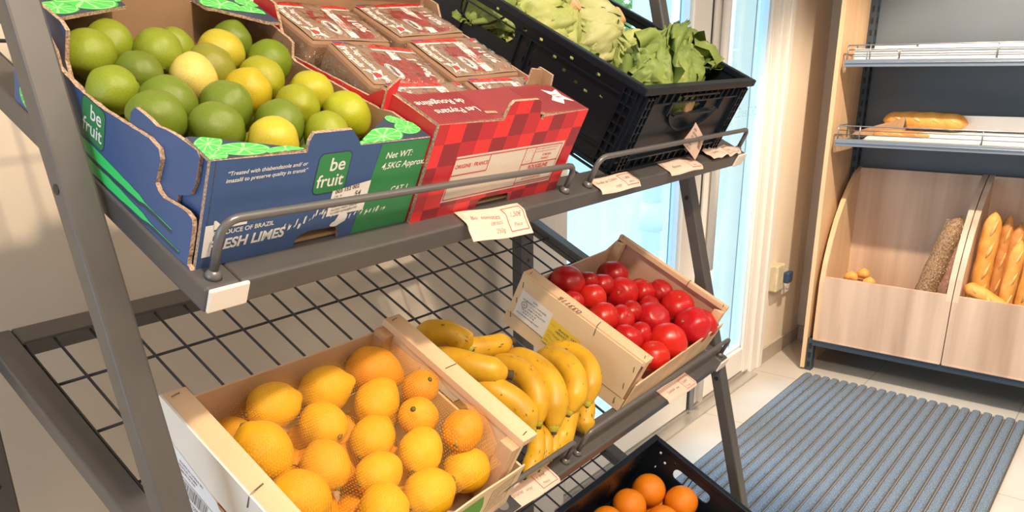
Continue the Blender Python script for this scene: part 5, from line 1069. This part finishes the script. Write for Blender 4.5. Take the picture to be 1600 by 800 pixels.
# lettuces -------------------------------------------------------------
def leafmat(name,c1,c2,rib):
    m=P(name,c1,.5,color2=c2,noise_scale=16,bump=.5,bump_scale=45,bdist=.004,detail=5,spec=.4); return m
LMats=[leafmat('lettuce_pale',(.56,.55,.27),(.36,.41,.13),0),leafmat('lettuce_green',(.27,.345,.085),(.14,.215,.045),0),leafmat('lettuce_mid',(.50,.52,.18),(.28,.36,.08),0)]
M_cut=P('cut_stem',(.82,.52,.28),.6,color2=(.72,.40,.20),noise_scale=60); M_ribm=P('leaf_rib',(.80,.76,.56),.5)
def lettuce(u,v,w_,R_,axis,mats,label,seed,elong=1.1,stem=True,nl=20,ruf=1.0):
    q=random.Random(seed); p=FB@Vector((u-1.100,.602-v,w_)); z=(F1.to_3x3()@Vector(axis)).normalized(); M=T(p)@z.to_track_quat('Z','Y').to_matrix().to_4x4()
    root=thing('lettuce',label,'lettuce',M,'lettuces in the black crate')
    # core ball
    vs,fs=revolve([(math.cos(a)*R_*.80,math.sin(a)*R_*.80*elong) for a in [-math.pi/2+math.pi*k/14 for k in range(1,14)]],24,.12,seed)
    MB().add(vs,fs).build('heart',mats[0],root,M,smooth=True)
    lb=[MB(),MB()]
    for L_ in range(nl):
        layer=L_/nl; ph=L_*2.399+q.uniform(-.2,.2); wd=q.uniform(.75,1.05); ln_=q.uniform(.72,1.0)*(1.0 if layer<.6 else .95); rad=R_*(.84+.30*layer); flare=layer**2*.35*ruf
        nx,ny=34,20; vs=[]; sd=q.random()*40; out_=layer**1.5
        for j in range(ny+1):
            s=j/ny; th=.12+s*ln_*(1.75+.25*(1-layer))
            hw=R_*wd*(.22+.78*math.sin(math.pi*min(1,s*.62+.10))**.8)*(1 if s<.8 else math.sqrt(max(0,1-((s-.8)/.205)**2)))
            for i in range(nx+1):
                t_=2*i/nx-1; dph=max(-1.7,min(1.7,t_*hw/(R_*max(.30,math.sin(th)))))
                edge=min(1,abs(t_)**2.4*(.3+s)+max(0,(s-.62)/.38)**2)
                ruff=edge*R_*ruf*(.5+.5*out_)*(.15*math.sin(t_*8+s*6+sd)+.11*math.sin(t_*19+s*17+sd*2)+.07*math.sin(t_*37+s*31+sd))
                wr=R_*(.09*noise.noise(Vector((t_*2.5,s*4,sd)))+.035*noise.noise(Vector((t_*8,s*11,sd))))
                rr=rad+ruff+wr+.32*R_*ruf*out_*s*s+.045*R_*math.exp(-(t_/.07)**2)*(1-s)
                a=ph+dph+edge*.05*math.sin(s*26+sd); th2=th+edge*.05*math.sin(t_*21+sd)*ruf; vs.append((rr*math.sin(th2)*math.cos(a),rr*math.sin(th2)*math.sin(a),rr*elong*math.cos(th2)))
        lb[1 if layer>.62 else 0].add(vs,[(j*(nx+1)+i,j*(nx+1)+i+1,(j+1)*(nx+1)+i+1,(j+1)*(nx+1)+i) for j in range(ny) for i in range(nx)])
    lb[0].build('inner_leaves',mats[1],root,M,smooth=True,recalc=False); o=lb[1].build('outer_leaves',mats[2],root,M,smooth=True,recalc=False)
    if stem:
        b=MB(); r=R_*.27; b.tube([(0,0,R_*.7*elong),(0,0,R_*1.16*elong),(0,0,R_*1.20*elong)],[r*1.1,r,r*.8],18); b.build('cut_stem',M_cut,root,M)
PL,GN,MD=LMats
lettuce(1.235,.300,.100,.062,(.25,-.45,.8),(PL,PL,MD),'pale lettuce with its orange cut stem up, beside the left wall of the black crate',1)
lettuce(1.335,.335,.098,.062,(.45,-.35,.7),(PL,PL,PL),'pale round lettuce with its cut stem at the upper right, centre of the black crate',2,ruf=.7)
lettuce(1.40,.235,.082,.058,(-.1,.2,1),(GN,MD,GN),'green leafy lettuce behind the two with visible stems',3,stem=False)
lettuce(1.172,.250,.078,.056,(0,.3,1),(GN,MD,GN),'green lettuce at the left wall, seen through the side handle',4,stem=False)
lettuce(1.292,.502,.090,.074,(.12,-.95,.10),(PL,MD,GN),'large lettuce at the front of the black crate with curly green leaves',5,stem=True,nl=26,ruf=1.3)
lettuce(1.420,.470,.086,.066,(.1,.6,.4),(PL,MD,GN),'curly green lettuce at the front right along the far wall',6,stem=False,nl=26,ruf=1.5)
lettuce(1.18,.430,.060,.055,(0,.3,1),(GN,GN,GN),'green lettuce low at the left wall behind the front one',7,stem=False)
lettuce(1.32,.10,.075,.06,(0,.3,1),(GN,MD,GN),'green lettuce at the rear of the black crate',8,stem=False)
# oranges
for i,(u,v,w_,r) in enumerate(ORANGES):
    lab=['orange highest at the back of the bottom crate','orange second from the left in the bottom crate','orange at the right of the bottom crate, near the wall with the slot','orange at the bottom edge of the photo between two others','leftmost orange in the bottom crate, cut by the edge'][i]
    fruit('orange',F3,u,v,w_,r*.97,scr(95 if i==0 else 60*i,40),(.90,.26,.008),lab,'oranges in the bottom crate',i)
for u,v,w_ in ((1.19,.55,.10),(1.26,.58,.085),(1.34,.60,.08),(1.42,.62,.085),(1.19,.47,.04),(1.33,.50,.035),(1.41,.47,.035),(1.46,.52,.035),(1.26,.66,.07),(1.36,.67,.07)):
    fruit('orange',F3,u,v,w_,.036,scr(u*900,30),(.90,.26,.008),'orange filling the bottom crate, mostly outside the photo','hidden oranges',1)
